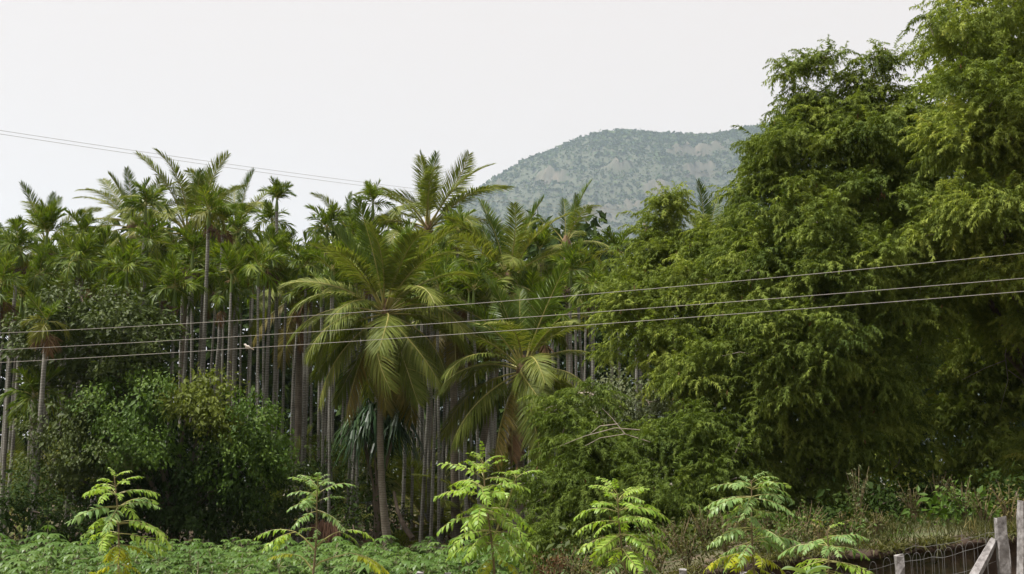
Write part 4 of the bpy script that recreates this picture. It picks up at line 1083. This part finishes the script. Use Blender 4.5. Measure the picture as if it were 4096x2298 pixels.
wl = [
 (560, 25.5, .9, .35, 'rust_leaf', 'rust-brown dead shrub right of the third sapling'), (545, 26, .8, .3, 'rust_leaf', 'smaller rusty dead shrub at the edge of the cassava'),
 (580, 27, .8, .5, 'weed', 'green weed clump between the third and fourth saplings'), (608, 26.5, .6, .5, 'weed_olive', 'olive weed clump left of the fourth sapling'),
 (655, 25, .75, .5, 'weed', 'fresh green weed clump right of the fourth sapling'), (680, 24.5, .8, .5, 'weed_olive', 'yellowish weed clump above the first small fence post'),
 (705, 24.5, .95, .4, 'weed_olive', 'tall seeding weed between the fourth and fifth saplings'), (725, 23.5, .75, .5, 'weed_olive', 'olive weed clump left of the fifth sapling'),
 (770, 22.5, .6, .5, 'weed_olive', 'round-leaved weeds below the fifth sapling'), (790, 23, .6, .45, 'weed', 'green weeds right of the fifth sapling stem'),
 (735, 20.0, 1.05, .35, 'weed_olive', 'round-leaved yellow weeds in front of the bank'), (775, 19.8, 1.0, .35, 'weed_olive', 'pale round-leaved weeds under the fifth sapling'),
 (945, 16.2, 1.45, .4, 'weed', 'leafy green weed climbing the wire left of the tall post'), (925, 16.6, 1.2, .35, 'weed', 'low leafy weed beside the squat fence post'), (962, 15.6, 1.2, .35, 'weed', 'leafy weed at the foot of the slanting brace'),
 (1015, 15.6, 1.1, .3, 'weed', 'leafy weed between the two tall posts'),
 (860, 27, 1.3, .3, 'grey_leaf', 'grey-green shrub glinting in the shade under the trees'), (915, 26, .9, .4, 'weed_olive', 'dry weed clump in the lit gap beneath the trees'), (985, 24, .8, .5, 'weed_olive', 'yellow-green weeds behind the tall post'), (940, 28, 1.1, .5, 'weed_olive', 'tall straw-coloured weeds in the lit gap under the trees'), (965, 25, 1.0, .5, 'weed', 'green bush right of the lit gap under the trees'), (1010, 23.5, .9, .4, 'dry_grass', 'dry straw clump behind the two tall posts'),
]
for k, (px, Y, hg, sp, mt, lb) in enumerate(wl):
    weed_plant(px, Y, hg, sp, mt, lb, 900 + k, n=130, size=0.085 if Y > 21 else 0.06, round_=(k in (10, 11)))

cover('bank_weeds', 'tangled olive weeds along the top of the bank', 'weeds', 'weed_olive', 9000, (1.0, 7.0), (20.5, 25), 0.4, 0.07, 64, lambda x, y, g: np.sin(x * 2.1) * np.sin(y * 1.9 + x) + g.normal(0, .4, len(x)) > -0.1)
cover('shaded_ground_leaves', 'low dark-leaved growth deepening the shade under the feathery trees', 'ground cover', 'darkbush', 9000, (3.0, 17), (24, 42), 0.4, 0.10, 65)  # dark leaf cover added as shade painted beneath the trees

g = np.random.default_rng(321)
for k in range(46):
    px = g.uniform(545, 880); Y = g.uniform(21.6, 27)
    weed_plant(px, Y, g.uniform(.35, .8), g.uniform(.25, .5), ['weed_olive', 'broad', 'darkbush', 'weed', 'dry_grass', 'darkbush'][k % 6], 'scrubby weed among many on the bank behind the saplings', 3000 + k, n=90, size=0.085)

# ------------------------------------------------------------------ earth bank: raw face with an undercut hollow
bxs = np.linspace(-1.0, 14, 90)
prof = []
g = np.random.default_rng(17)
mb = MB()
rows = []
for x in bxs:
    yb = 20.55 + 0.12 * math.sin(x * 1.7) + 0.08 * math.sin(x * 4.1 + 1)
    top = gz(x, 21.3) + 0.02
    hol = float(sm((x - 4.9) / 0.5) * sm((7.9 - x) / 0.6))
    lip = 0.05 + 0.05 * hol
    pts = [(yb + 1.0, top - 0.03), (yb + 0.5, top + 0.02), (yb + 0.05, top - 0.01), (yb - 0.03, top - lip), (yb + 0.06 + 0.9 * hol, top - 0.16 - .02 * hol), (yb + 0.02 + 1.2 * hol, top - 0.45), (yb - 0.05 + 1.0 * hol, top - 0.8), (yb - 0.3, -0.1)]
    rows.append([(x + 0.03 * g.normal(), a + 0.05 * g.normal(), max(-0.1, b) + 0.025 * g.normal()) for a, b in pts])
rows = np.array(rows); m_, n_ = rows.shape[:2]
i, j = np.meshgrid(np.arange(m_ - 1), np.arange(n_ - 1), indexing='ij'); i, j = i.ravel(), j.ravel()
mb.add(rows.reshape(-1, 3), np.stack([i * n_ + j, (i + 1) * n_ + j, (i + 1) * n_ + j + 1, i * n_ + j + 1], 1))
tag(mb.build('earth_bank', M['soil'], smooth=True), 'dark eroded earth bank with a hollow behind the fence', kind='structure')

# grass and weeds that hang over the raw edge of the bank
g = np.random.default_rng(83); n = 9000
x = g.uniform(0.5, 13.5, n); x = x[np.sin(x * 3.1) + 0.6 * np.sin(x * 7.3 + 1) + g.normal(0, .5, n) > -0.45]; n = len(x)
y = 20.55 + 0.12 * np.sin(x * 1.7) + 0.08 * np.sin(x * 4.1 + 1) + g.uniform(-0.04, 0.55, n)
b = np.stack([x, y, ground_z(x, np.full(n, 21.3)) + 0.01], 1)
d = unit(g.normal(0, .5, (n, 3)) * [1, 1, 0] + [0, -0.45, 0.75]); w = unit(np.cross(d, g.normal(size=(n, 3))))
mb = MB(); blades(mb, b, d, w, g.uniform(.12, .42, n), 0.022, g.uniform(.3, 1.1, n), 'blade', np.zeros(n, int), np.clip(g.normal(.5, .25, n), 0, 1))
tag(mb.build('bank_edge_grass', M['weed_olive']), 'ragged grass hanging over the raw edge of the bank', 'grass', kind='stuff')

# ------------------------------------------------------------------ saplings along the fence
SAP_ELEV = [62, 38, 16, -8, -30]
def sap_leaf(ci, seed, mat, n=9):
    mb = MB(); g = np.random.default_rng(seed)
    pinnate(mb, 0.72, SAP_ELEV[ci], (55, 58, 55, 45, 35)[ci] * g.uniform(.85, 1.15), n, 0.122, 0.044, a0=72, a1=46, lift=(8, -4, -12, -18, -22)[ci], droop=0.36, t0=0.25, kind='ovate', seed=seed, rr=0.008, side=g.normal(0, .25), jitter=1.6, ang_noise=7, prof=(0.55, 0.85, 0.75), rn=4)
    # end leaflet
    return mb.mesh('leaf', [mat, M['petiole']])
SAP = {k: [[sap_leaf(ci, s0 + ci * 5 + q, M[k], 13 + 2 * q) for q in range(2)] for ci in range(5)] for k, s0 in (('sapling', 1100), ('sapling_cool', 1200), ('sapling_yellow', 1300))}

def sapling(label, base_px, top_px, top_py, Y, L, tiers, seed, mat='sapling', branches=()):
    """tiers: (photo y of the node, number of leaves, length factor, elevation, leaf material or None)"""
    g = np.random.default_rng(seed)
    x0 = at(base_px, 570, Y)[0]; base = np.array([x0, Y, gz(x0, Y)])
    t = thing('sapling', label, 'sapling', base, 'saplings in a row along the fence')
    top = at(top_px, top_py, Y) - base
    def stem_at(z):
        u = np.clip(z / top[2], 0, 1)
        return np.array([top[0] * u ** 1.3 + 0.02 * math.sin(u * 9 + seed), 0.015 * math.sin(u * 7), z])
    zs = np.linspace(-0.03, top[2], 12)
    mb = MB(); mb.tube([stem_at(max(z, -0.03)) for z in zs], np.linspace(0.026, 0.008, 12), n=7); mb.build('stem', M['sapling_stem'], t, True)
    az = g.uniform(0, 6.28)
    for (py, n, lf, el, mt) in tiers:
        n += 1 if n > 2 else 0
        z = at(top_px, py, Y)[2] - base[2]
        for k in range(n):
            az += 2.4 + g.normal(0, .35)
            if g.uniform() < 0.05: continue
            # leaves lean to the open sides more than straight at the camera
            e = el + g.normal(0, 10)
            ci = int(np.argmin([abs(e - q) for q in SAP_ELEV]))
            lib = SAP[mt or mat]
            mtx = Matrix.Rotation(az, 3, 'Z') @ Matrix.Rotation(-R(e - SAP_ELEV[ci]), 3, 'Y') @ Matrix.Rotation(g.normal(0, .28), 3, 'X')
            o = link('leaf', lib[ci][g.integers(2)], t, Vector(stem_at(z - 0.035 * k / max(1, n))), mtx.to_euler(), L / 0.72 * lf * g.uniform(.72, 1.15))
            if mt == 'sapling_yellow': o['label'] = 'yellowed leaf low on the stem'
    for (pts, fr) in branches:
        P = np.array([at(px, py, Y + dy) - base for px, py, dy in pts])
        b = MB(); b.tube(P, np.linspace(0.016, 0.006, len(P)), n=5); b.build('branch', M['petiole'], t, True)
        d = P[-1] - P[-2]
        a = math.atan2(d[1], d[0])
        for (da, e, lf, mt) in fr:
            ci = int(np.argmin([abs(e - q) for q in SAP_ELEV]))
            link('leaf', SAP[mt][ci][g.integers(2)], t, Vector(P[-1]), (0, 0, a + da), L / 0.72 * lf)
    return t
Yl = 'sapling_yellow'
sapling('leftmost sapling, umbrella-shaped with glossy toothed leaves and a yellow base', 126, 115, 478, 17.6, 0.76, [(479, 2, .4, 60, None), (486, 4, .6, 45, None), (494, 6, .72, 25, None), (506, 6, 1.0, 18, 'sapling_cool'), (522, 6, 1.0, 14, None), (533, 3, .95, 5, None), (545, 4, .95, 0, Yl), (562, 3, .7, -10, Yl)], 1)
sapling('second sapling from the left with a bare lower stem and open branches', 310, 319, 480, 17.8, 0.66, [(480, 2, .4, 60, 'sapling_cool'), (487, 4, .65, 42, 'sapling_cool'), (494, 5, .8, 28, 'sapling_cool'), (502, 5, .85, 15, 'sapling_cool'), (510, 3, .8, 5, None), (528, 2, .5, 10, None)], 2, 'sapling_cool',
    branches=([[(313, 550, 0), (322, 541, 0), (333, 534, -.05), (338, 532, -.05)], [(0, 8, .8, 'sapling'), (.5, 0, .55, 'sapling')]], [[(313, 548, 0), (304, 538, 0), (296, 532, 0)], [(0, 5, .9, 'sapling'), (.6, -8, .9, 'sapling'), (-.6, -8, .8, 'sapling')]], [[(311, 570, 0), (320, 562, 0), (335, 557, .05), (350, 553, .05)], [(0, 2, 1.0, Yl), (-.4, -12, .9, 'sapling_yellow')]], [[(311, 568, 0), (305, 560, 0), (300, 556, 0)], [(0, 8, .7, Yl)]]))
sapling('tallest and fullest sapling, bright yellow-green, in front of the grove gap', 499, 484, 462, 17.0, 0.70, [(463, 3, .5, 58, None), (470, 3, .6, 45, None), (478, 4, .9, 38, None), (488, 5, .95, 26, None), (497, 5, 1.0, 18, None), (508, 6, 1.05, 12, None), (518, 6, 1.05, 6, None), (530, 6, 1.05, 0, None), (542, 5, .95, -6, None), (556, 3, .8, -12, Yl)], 3,
    branches=([[(493, 540, 0), (505, 510, 0), (512, 490, 0), (516, 478, 0)], [(0, 45, .6, 'sapling'), (1.8, 30, .6, 'sapling'), (-1.5, 30, .6, 'sapling'), (3.1, 30, .5, 'sapling')]],))
sapling('fourth sapling from the left, leaning upright leaves over the weeping tree', 632, 617, 494, 17.4, 0.70, [(494, 3, .6, 55, None), (501, 4, .85, 42, None), (510, 5, 1.0, 28, None), (521, 6, 1.0, 16, None), (534, 6, 1.0, 4, None), (548, 5, .95, -8, None), (560, 3, .8, -14, 'sapling_cool')], 4)
sapling('fifth sapling from the left with bluish upper and yellow lower leaves', 756, 750, 480, 17.2, 0.72, [(482, 3, .5, 50, 'sapling_cool'), (488, 5, .9, 26, 'sapling_cool'), (496, 6, .95, 10, 'sapling_cool'), (508, 3, .6, 0, None), (518, 3, .7, 15, None), (527, 6, 1.0, 8, 'sapling_cool'), (540, 6, 1.0, -2, None), (552, 5, 1.0, -8, Yl), (566, 3, .7, -14, Yl)], 5, 'sapling_cool')
sapling('smallest sapling, rightmost of the row, partly behind the fence', 830, 826, 530, 16.4, 0.62, [(531, 2, .4, 55, None), (538, 3, .9, 24, 'sapling_cool'), (546, 4, 1.0, 14, 'sapling_cool'), (560, 5, 1.05, 4, None), (570, 4, 1.0, -4, None)], 6)

# ------------------------------------------------------------------ large pale leaves at the bottom edge
def big_leaf_plant(px, py, Y, label, seed, s=0.35):
    g = np.random.default_rng(seed)
    c = at(px, py, Y); base = np.array([c[0], Y, gz(c[0], Y)]); rel = c - base
    t = thing('large_leaved_plant', label, 'plant', base)
    mb = MB(); mb.tube([[0, 0, -.02], rel * [1, 1, .6], rel - [0, 0, .1]], [0.02, 0.015, 0.01], n=6); mb.build('stem', M['petiole'], t, True)
    for k, (a, e) in enumerate(((-0.3, .5), (3.3, .45), (1.4, .3), (4.6, .1), (-1.2, .1))):
        lf = MB(); nr = 11
        u = np.linspace(0, 1, nr); wv = np.sin(u ** 0.75 * math.pi) * 0.42 * s
        d = np.array([math.cos(a) * math.cos(e), math.sin(a) * math.cos(e), math.sin(e)]); sd_ = np.array([-math.sin(a), math.cos(a), 0])
        mid = d[None] * (u * s)[:, None]; mid[:, 2] -= 0.25 * s * u ** 2
        fold = np.stack([0 * u, 0 * u, wv * 0.3], 1)
        V_ = np.stack([mid - sd_ * wv[:, None] + fold, mid, mid + sd_ * wv[:, None] + fold], 1).reshape(-1, 3)
        ii = np.arange(nr - 1)
        lf.add(V_, np.concatenate([np.stack([ii * 3, ii * 3 + 1, ii * 3 + 4, ii * 3 + 3], 1), np.stack([ii * 3 + 1, ii * 3 + 2, ii * 3 + 5, ii * 3 + 4], 1)]), 0, g.uniform(.3, .9))
        lf.build('leaf', M['big_leaf'], t, True, Vector(rel - [0, 0, .1]))
big_leaf_plant(806, 566, 14.6, 'large pale folded leaves poking up at the bottom edge below the smallest sapling', 1, 0.34)
big_leaf_plant(972, 578, 13.0, 'pale green leaves at the bottom edge under the slanting brace', 2, 0.26)

# ------------------------------------------------------------------ fence: granite posts and wire
def stone_post(px, py_top, Y, wd, label, seed, dp=None, bend=(), name='stone_post', brace=None):
    g = np.random.default_rng(seed)
    c = at(px, py_top, Y); base = np.array([c[0], Y, gz(c[0], Y)]); hgt = c[2] - base[2]
    dp = dp or wd * 0.9
    nz_ = 14
    mb = MB(); rows = []
    for k in range(nz_ + 1):
        u = k / nz_; z = -0.15 + (hgt + 0.15) * u
        ox = np.interp(u, bend[0], bend[1]) if bend else 0
        w_ = wd * (1.08 - 0.1 * u) * (1 + 0.05 * g.normal())
        rows.append([(ox + sx * w_ / 2 * c_ + 0.006 * g.normal(), sy * dp / 2 * c2 + 0.006 * g.normal(), z + (0.012 * g.normal() if k == nz_ else 0)) for sx, sy, c_, c2 in ((-1, -1, .86, 1), (1, -1, .86, 1), (1, -1, 1, .86), (1, 1, 1, .86), (1, 1, .86, 1), (-1, 1, .86, 1), (-1, 1, 1, .86), (-1, -1, 1, .86))])
    rows = np.array(rows); n = 8
    capc = rows[-1].mean(0) + [0, 0, 0.012]
    inner = (rows[-1] - capc) * 0.86 + capc
    rows = np.concatenate([rows, inner[None]])
    m_ = len(rows)
    i, j = np.meshgrid(np.arange(m_ - 1), np.arange(n), indexing='ij'); i, j = i.ravel(), j.ravel(); j2 = (j + 1) % n
    mb.add(rows.reshape(-1, 3), np.stack([i * n + j, i * n + j2, (i + 1) * n + j2, (i + 1) * n + j], 1))
    mb.add(inner, [list(range(8))])
    if brace is None:
        o = mb.build(name, M['granite'], None, False, Vector(base))
        return tag(o, label, 'fence post', 'granite fence posts')
    return mb, base
stone_post(1000, 517.5, 15.2, 0.125, 'tall square granite post carrying the slanting brace', 1, bend=((0, 1), (0.03, 0)))
stone_post(1024, 502, 14.4, 0.18, 'crooked granite post cut by the right edge', 2, bend=((0, .5, .62, .8, .82, 1), (-.10, -.10, -.03, .0, .015, .03)))
stone_post(899, 555.5, 16.2, 0.102, 'squat granite post standing left of the slanting brace', 3)
for k, (px, py, Y, lb) in enumerate(((814, 567.5, 17.4, 'granite post top behind the large pale leaves'), (744, 573, 18.0, 'granite post top under the fifth sapling'), (683, 570, 18.0, 'granite post top between the fourth and fifth saplings'), (448, 573, 19, 'granite post top left of the tallest sapling'), (420, 572, 19.2, 'granite post top at the front of the cassava'))):
    stone_post(px, py, Y, 0.1 if k else 0.09, lb, 10 + k)
# slanting brace
P0, P1 = at(993.5, 541, 15.25), at(972, 580, 14.9)
d = P1 - P0; P2 = P0 + d * ((P0[2] - gz(P1[0], P1[1])) / (P0[2] - P1[2]))
mb = MB(); tq = np.linspace(0, 1, 10)[:, None]
mb.tube(P0 + (P2 - P0) * tq + 0.004 * rng.normal(size=(10, 3)), 0.062 * (1 + 0.08 * rng.normal(size=10)), n=5)
tag(mb.build('stone_brace', M['granite']), 'slanting granite brace leaning against the tall square post', 'fence brace')

# woven wire: horizontal strands and looped uprights, one mesh panel per bay
def wire_bay(A, B, label, nv, seed, hs, loops):
    g = np.random.default_rng(seed)
    mid = (A + B) / 2
    t = thing('wire_netting', label, 'wire fence', (A[0], A[1], gz(A[0], A[1])), 'wire netting between the posts')
    o = np.array(t.location)
    for h in hs:
        mb = MB(); tq = np.linspace(0, 1, 10)
        P = A + (B - A) * tq[:, None] - [0, 0, h]; P[:, 2] -= 0.05 * np.sin(tq * math.pi) + 0.008 * g.normal(size=10)
        mb.tube(P - o, 0.0024, n=4, cap=False); mb.build('strand', M['steel'], t)
    for k in range(nv):
        u = (k + .5) / nv + g.normal(0, .01); p = A + (B - A) * u - [0, 0, 0.05 * math.sin(u * math.pi)]
        mb = MB()
        if loops:
            hw = 0.06; a = np.linspace(0, math.pi, 9)
            dx = (B - A) / np.linalg.norm(B - A)
            arc = p + dx * (np.cos(a) * -hw)[:, None] + np.array([0, 0, 1]) * (np.sin(a) * 0.10)[:, None]
            P = np.concatenate([[arc[0] - [0, 0, 1.0]], arc, [arc[-1] - [0, 0, 1.0]]])
        else:
            P = np.array([p + [g.normal(0, .02), 0, .12], p + [0, 0, -.3], p + [g.normal(0, .03), 0, -1.0]])
        mb.tube(P - o, 0.0022, n=4, cap=False); mb.build('upright_wire', M['steel'], t)
wire_bay(at(815, 576, 17.3), at(898, 562, 16.2), 'looped wire netting left of the squat post', 5, 1, (0, .18), True)
wire_bay(at(901, 562, 16.2), at(998, 540, 15.15), 'wire netting between the squat post and the tall post', 9, 2, (0, .24, .48), True)
wire_bay(at(905, 548, 16.4), at(998, 530, 15.3), 'sagging upper wire strands left of the tall post', 4, 3, (0,), False)
wire_bay(at(748, 578, 18), at(812, 574, 17.4), 'looped wire netting right of the fifth sapling', 4, 4, (0,), True)

# ------------------------------------------------------------------ overhead wires
def overhead(pl, pm, pr, Y0, Y1, rad, label, mat='wire'):
    """pl, pm, pr: photo points; the wire runs straight in plan from depth Y0 to Y1 and sags between."""
    A, B = at(*pl, Y0), at(*pr, Y1)
    # plan parameter where the wire crosses the middle point's sight line
    s = (pm[0] - W / 2) / F
    Mp = at(pm[0], pm[1], 1.0)
    k = Mp[0] / Mp[1]
    u = (k * A[1] - A[0]) / ((B[0] - A[0]) - k * (B[1] - A[1]))
    ym = A[1] + (B[1] - A[1]) * u
    zm = at(pm[0], pm[1], ym)[2]
    lin = A[2] + (B[2] - A[2]) * u
    sag = (zm - lin) / (u * (1 - u))
    tq = np.linspace(-0.45, 1.45, 60)
    P = A + (B - A) * tq[:, None]; P[:, 2] += sag * tq * (1 - tq)
    P = P[P[:, 1] > 3]
    mb = MB(); mb.tube(P, rad, n=6, cap=False)
    return tag(mb.build('overhead_wire', M[mat], None, True), label, 'wire', 'overhead wires')
q = 1 / 2.5156
W1 = ((0, 838 * q), (1290, 755), (2576 * q, 637 * q))
overhead((0, 838 * q), (1290 * q, 756 * q), (2576 * q, 637 * q), 27, 18.5, 0.0055, 'top one of the three near wires crossing the palm trunks')
overhead((0, 880 * q), (1290 * q, 800.5 * q), (2576 * q, 700 * q), 27, 18.5, 0.0055, 'middle one of the three near wires crossing the palm trunks')
overhead((0, 912 * q), (1290 * q, 831 * q), (2576 * q, 733 * q), 27, 18.5, 0.0055, 'lowest one of the three near wires, with a bird on it')
overhead((0, 328 * q), (880 * q, 454 * q), (1640 * q, 534 * q), 45, 90, 0.0072, 'upper of the paired far wires sloping down towards the hill')
overhead((0, 337 * q), (880 * q, 463 * q), (1640 * q, 543 * q), 45, 90, 0.0072, 'lower of the paired far wires sloping down towards the hill')

# ------------------------------------------------------------------ small bird on the lowest wire
Yb = 27 + (18.5 - 27) * 0.2865
bp = at(246.5, 350.6, 24.9)
bird = thing('bird', 'small brown bird perched on the lowest near wire', 'bird', bp)
tq = np.linspace(0, 1, 12)
axis = np.stack([-0.055 + 0.03 * tq * 0 + tq * 0.15, 0 * tq, 0.10 - 0.055 * tq], 1)
rad = np.interp(tq, [0, .08, .2, .27, .34, .55, .75, .88, 1], [0.004, 0.018, 0.026, 0.022, 0.03, 0.042, 0.03, 0.012, 0.008])
hb = axis.copy(); hb[:, 2] += np.interp(tq, [0, .2, .35, 1], [0.028, 0.03, 0.0, -0.0])
mb = MB(); mb.tube(hb, rad, n=10); mb.build('body', M['bird_belly'], bird, True)
mb = MB()
tz = np.linspace(0, 1, 6)
mb.tube(np.stack([-0.01 + tz * 0.12, 0 * tz - 0.02, 0.085 - tz * 0.05], 1), np.array([.012, .026, .026, .018, .01, .004]), n=7)
mb.build('wing', M['bird_back'], bird, True)
mb = MB(); mb.tube([[0.075, 0, .055], [0.11, 0, .035], [0.15, 0, .012]], [.012, .013, .008], n=5); mb.build('tail', M['bird_back'], bird, True)
mb = MB(); mb.tube([[-0.055, 0, .128], [-0.068, 0, .125], [-0.078, 0, .121]], [.008, .005, .001], n=5); mb.build('beak', M['fruit_dark'], bird, True)
for s_ in (-1, 1):
    mb = MB(); mb.tube([[0.0, .012 * s_, .045], [-0.004, .012 * s_, .0]], .004, n=4); mb.build('leg', M['fruit_dark'], bird)

# ------------------------------------------------------------------ dry heap, fallen log, scraps, small yellow palm
x, Y = at(325, 520, 43.6)[0], 43.6
t = thing('dry_frond_heap', 'brown heap of dry palm fronds behind the second sapling', 'frond heap', (x, Y, gz(x, Y)))
for k in range(7):
    mb = MB(); g = np.random.default_rng(60 + k); n = 46
    b = np.stack([g.uniform(-.5, .5, n), g.normal(0, .12, n), np.full(n, 1.05) + g.normal(0, .1, n)], 1); b[:, 2] -= 0.4 * np.abs(b[:, 0]) ** 1.5
    dv = unit(np.stack([b[:, 0] * .25 + g.normal(0, .1, n), -np.abs(g.normal(.3, .15, n)), -np.ones(n)], 1))
    blades(mb, b, dv, unit(np.cross(dv, np.tile([0, 1.0, 0.0], (n, 1)))), g.uniform(0.8, 1.15, n), .035, 0.0, 'blade', 0, g.uniform(0, 1, n))
    mb.tube(np.stack([np.linspace(-.52, .52, 7), np.full(7, .02 * k), 1.05 - .4 * np.abs(np.linspace(-.52, .52, 7)) ** 1.5], 1), .03, n=5, mat=0)
    mb.build('dry_frond', M['thatch'], t)
mb = MB()
pts = np.array([at(394, 492, 45), at(397, 508, 44.6), at(402, 522, 44.3), at(407, 531, 44.1), at(413, 538.5, 43.9)])
pts[-1, 2] = max(pts[-1, 2], gz(pts[-1, 0], 43.9) + .1)
tq = np.linspace(0, 1, 16); PP = np.stack([np.interp(tq, np.linspace(0, 1, 5), pts[:, c]) for c in range(3)], 1)
mb.tube(PP, np.interp(tq, [0, .5, 1], [.05, .08, .10]), n=9)
tag(mb.build('leaning_log', M['bark'], None, True), 'curved old log slumped beside the foot of the largest palm', 'log')
for k, (px, py, Y, lb) in enumerate(((427, 547.5, 43.3, 'left white scrap lying at the edge of the cassava'), (441, 550, 42.6, 'right white scrap lying at the edge of the cassava'))):
    c = at(px, py, Y); mb = MB(); g = np.random.default_rng(k)
    zz = np.linspace(-1, 1, 6)
    mb.tube(np.stack([zz * .16, 0.03 * g.normal(size=6), .08 + .02 * g.normal(size=6)], 1), .075 * np.sqrt(np.clip(1 - zz ** 2, .1, 1)) * g.uniform(.8, 1.2, 6), n=6)
    tag(mb.build('white_scrap', M['scrap'], None, False, (c[0], Y, max(gz(c[0], Y), c[2] - 0.08))), lb, 'litter')
x, Y = at(402, 520, 45.6)[0], 45.6
t = thing('palm_seedling', 'small palm seedling with orange-yellow leaves beside the log', 'seedling', (x, Y, gz(x, Y)))
g = np.random.default_rng(4)
for k in range(8):
    put_frond(t, ARECA_Y if k % 2 else ARECA, AR_ELEV, 0, k * 2.4, 80 - 8 * k, 0.75, g, Vector((0, 0, .05)))
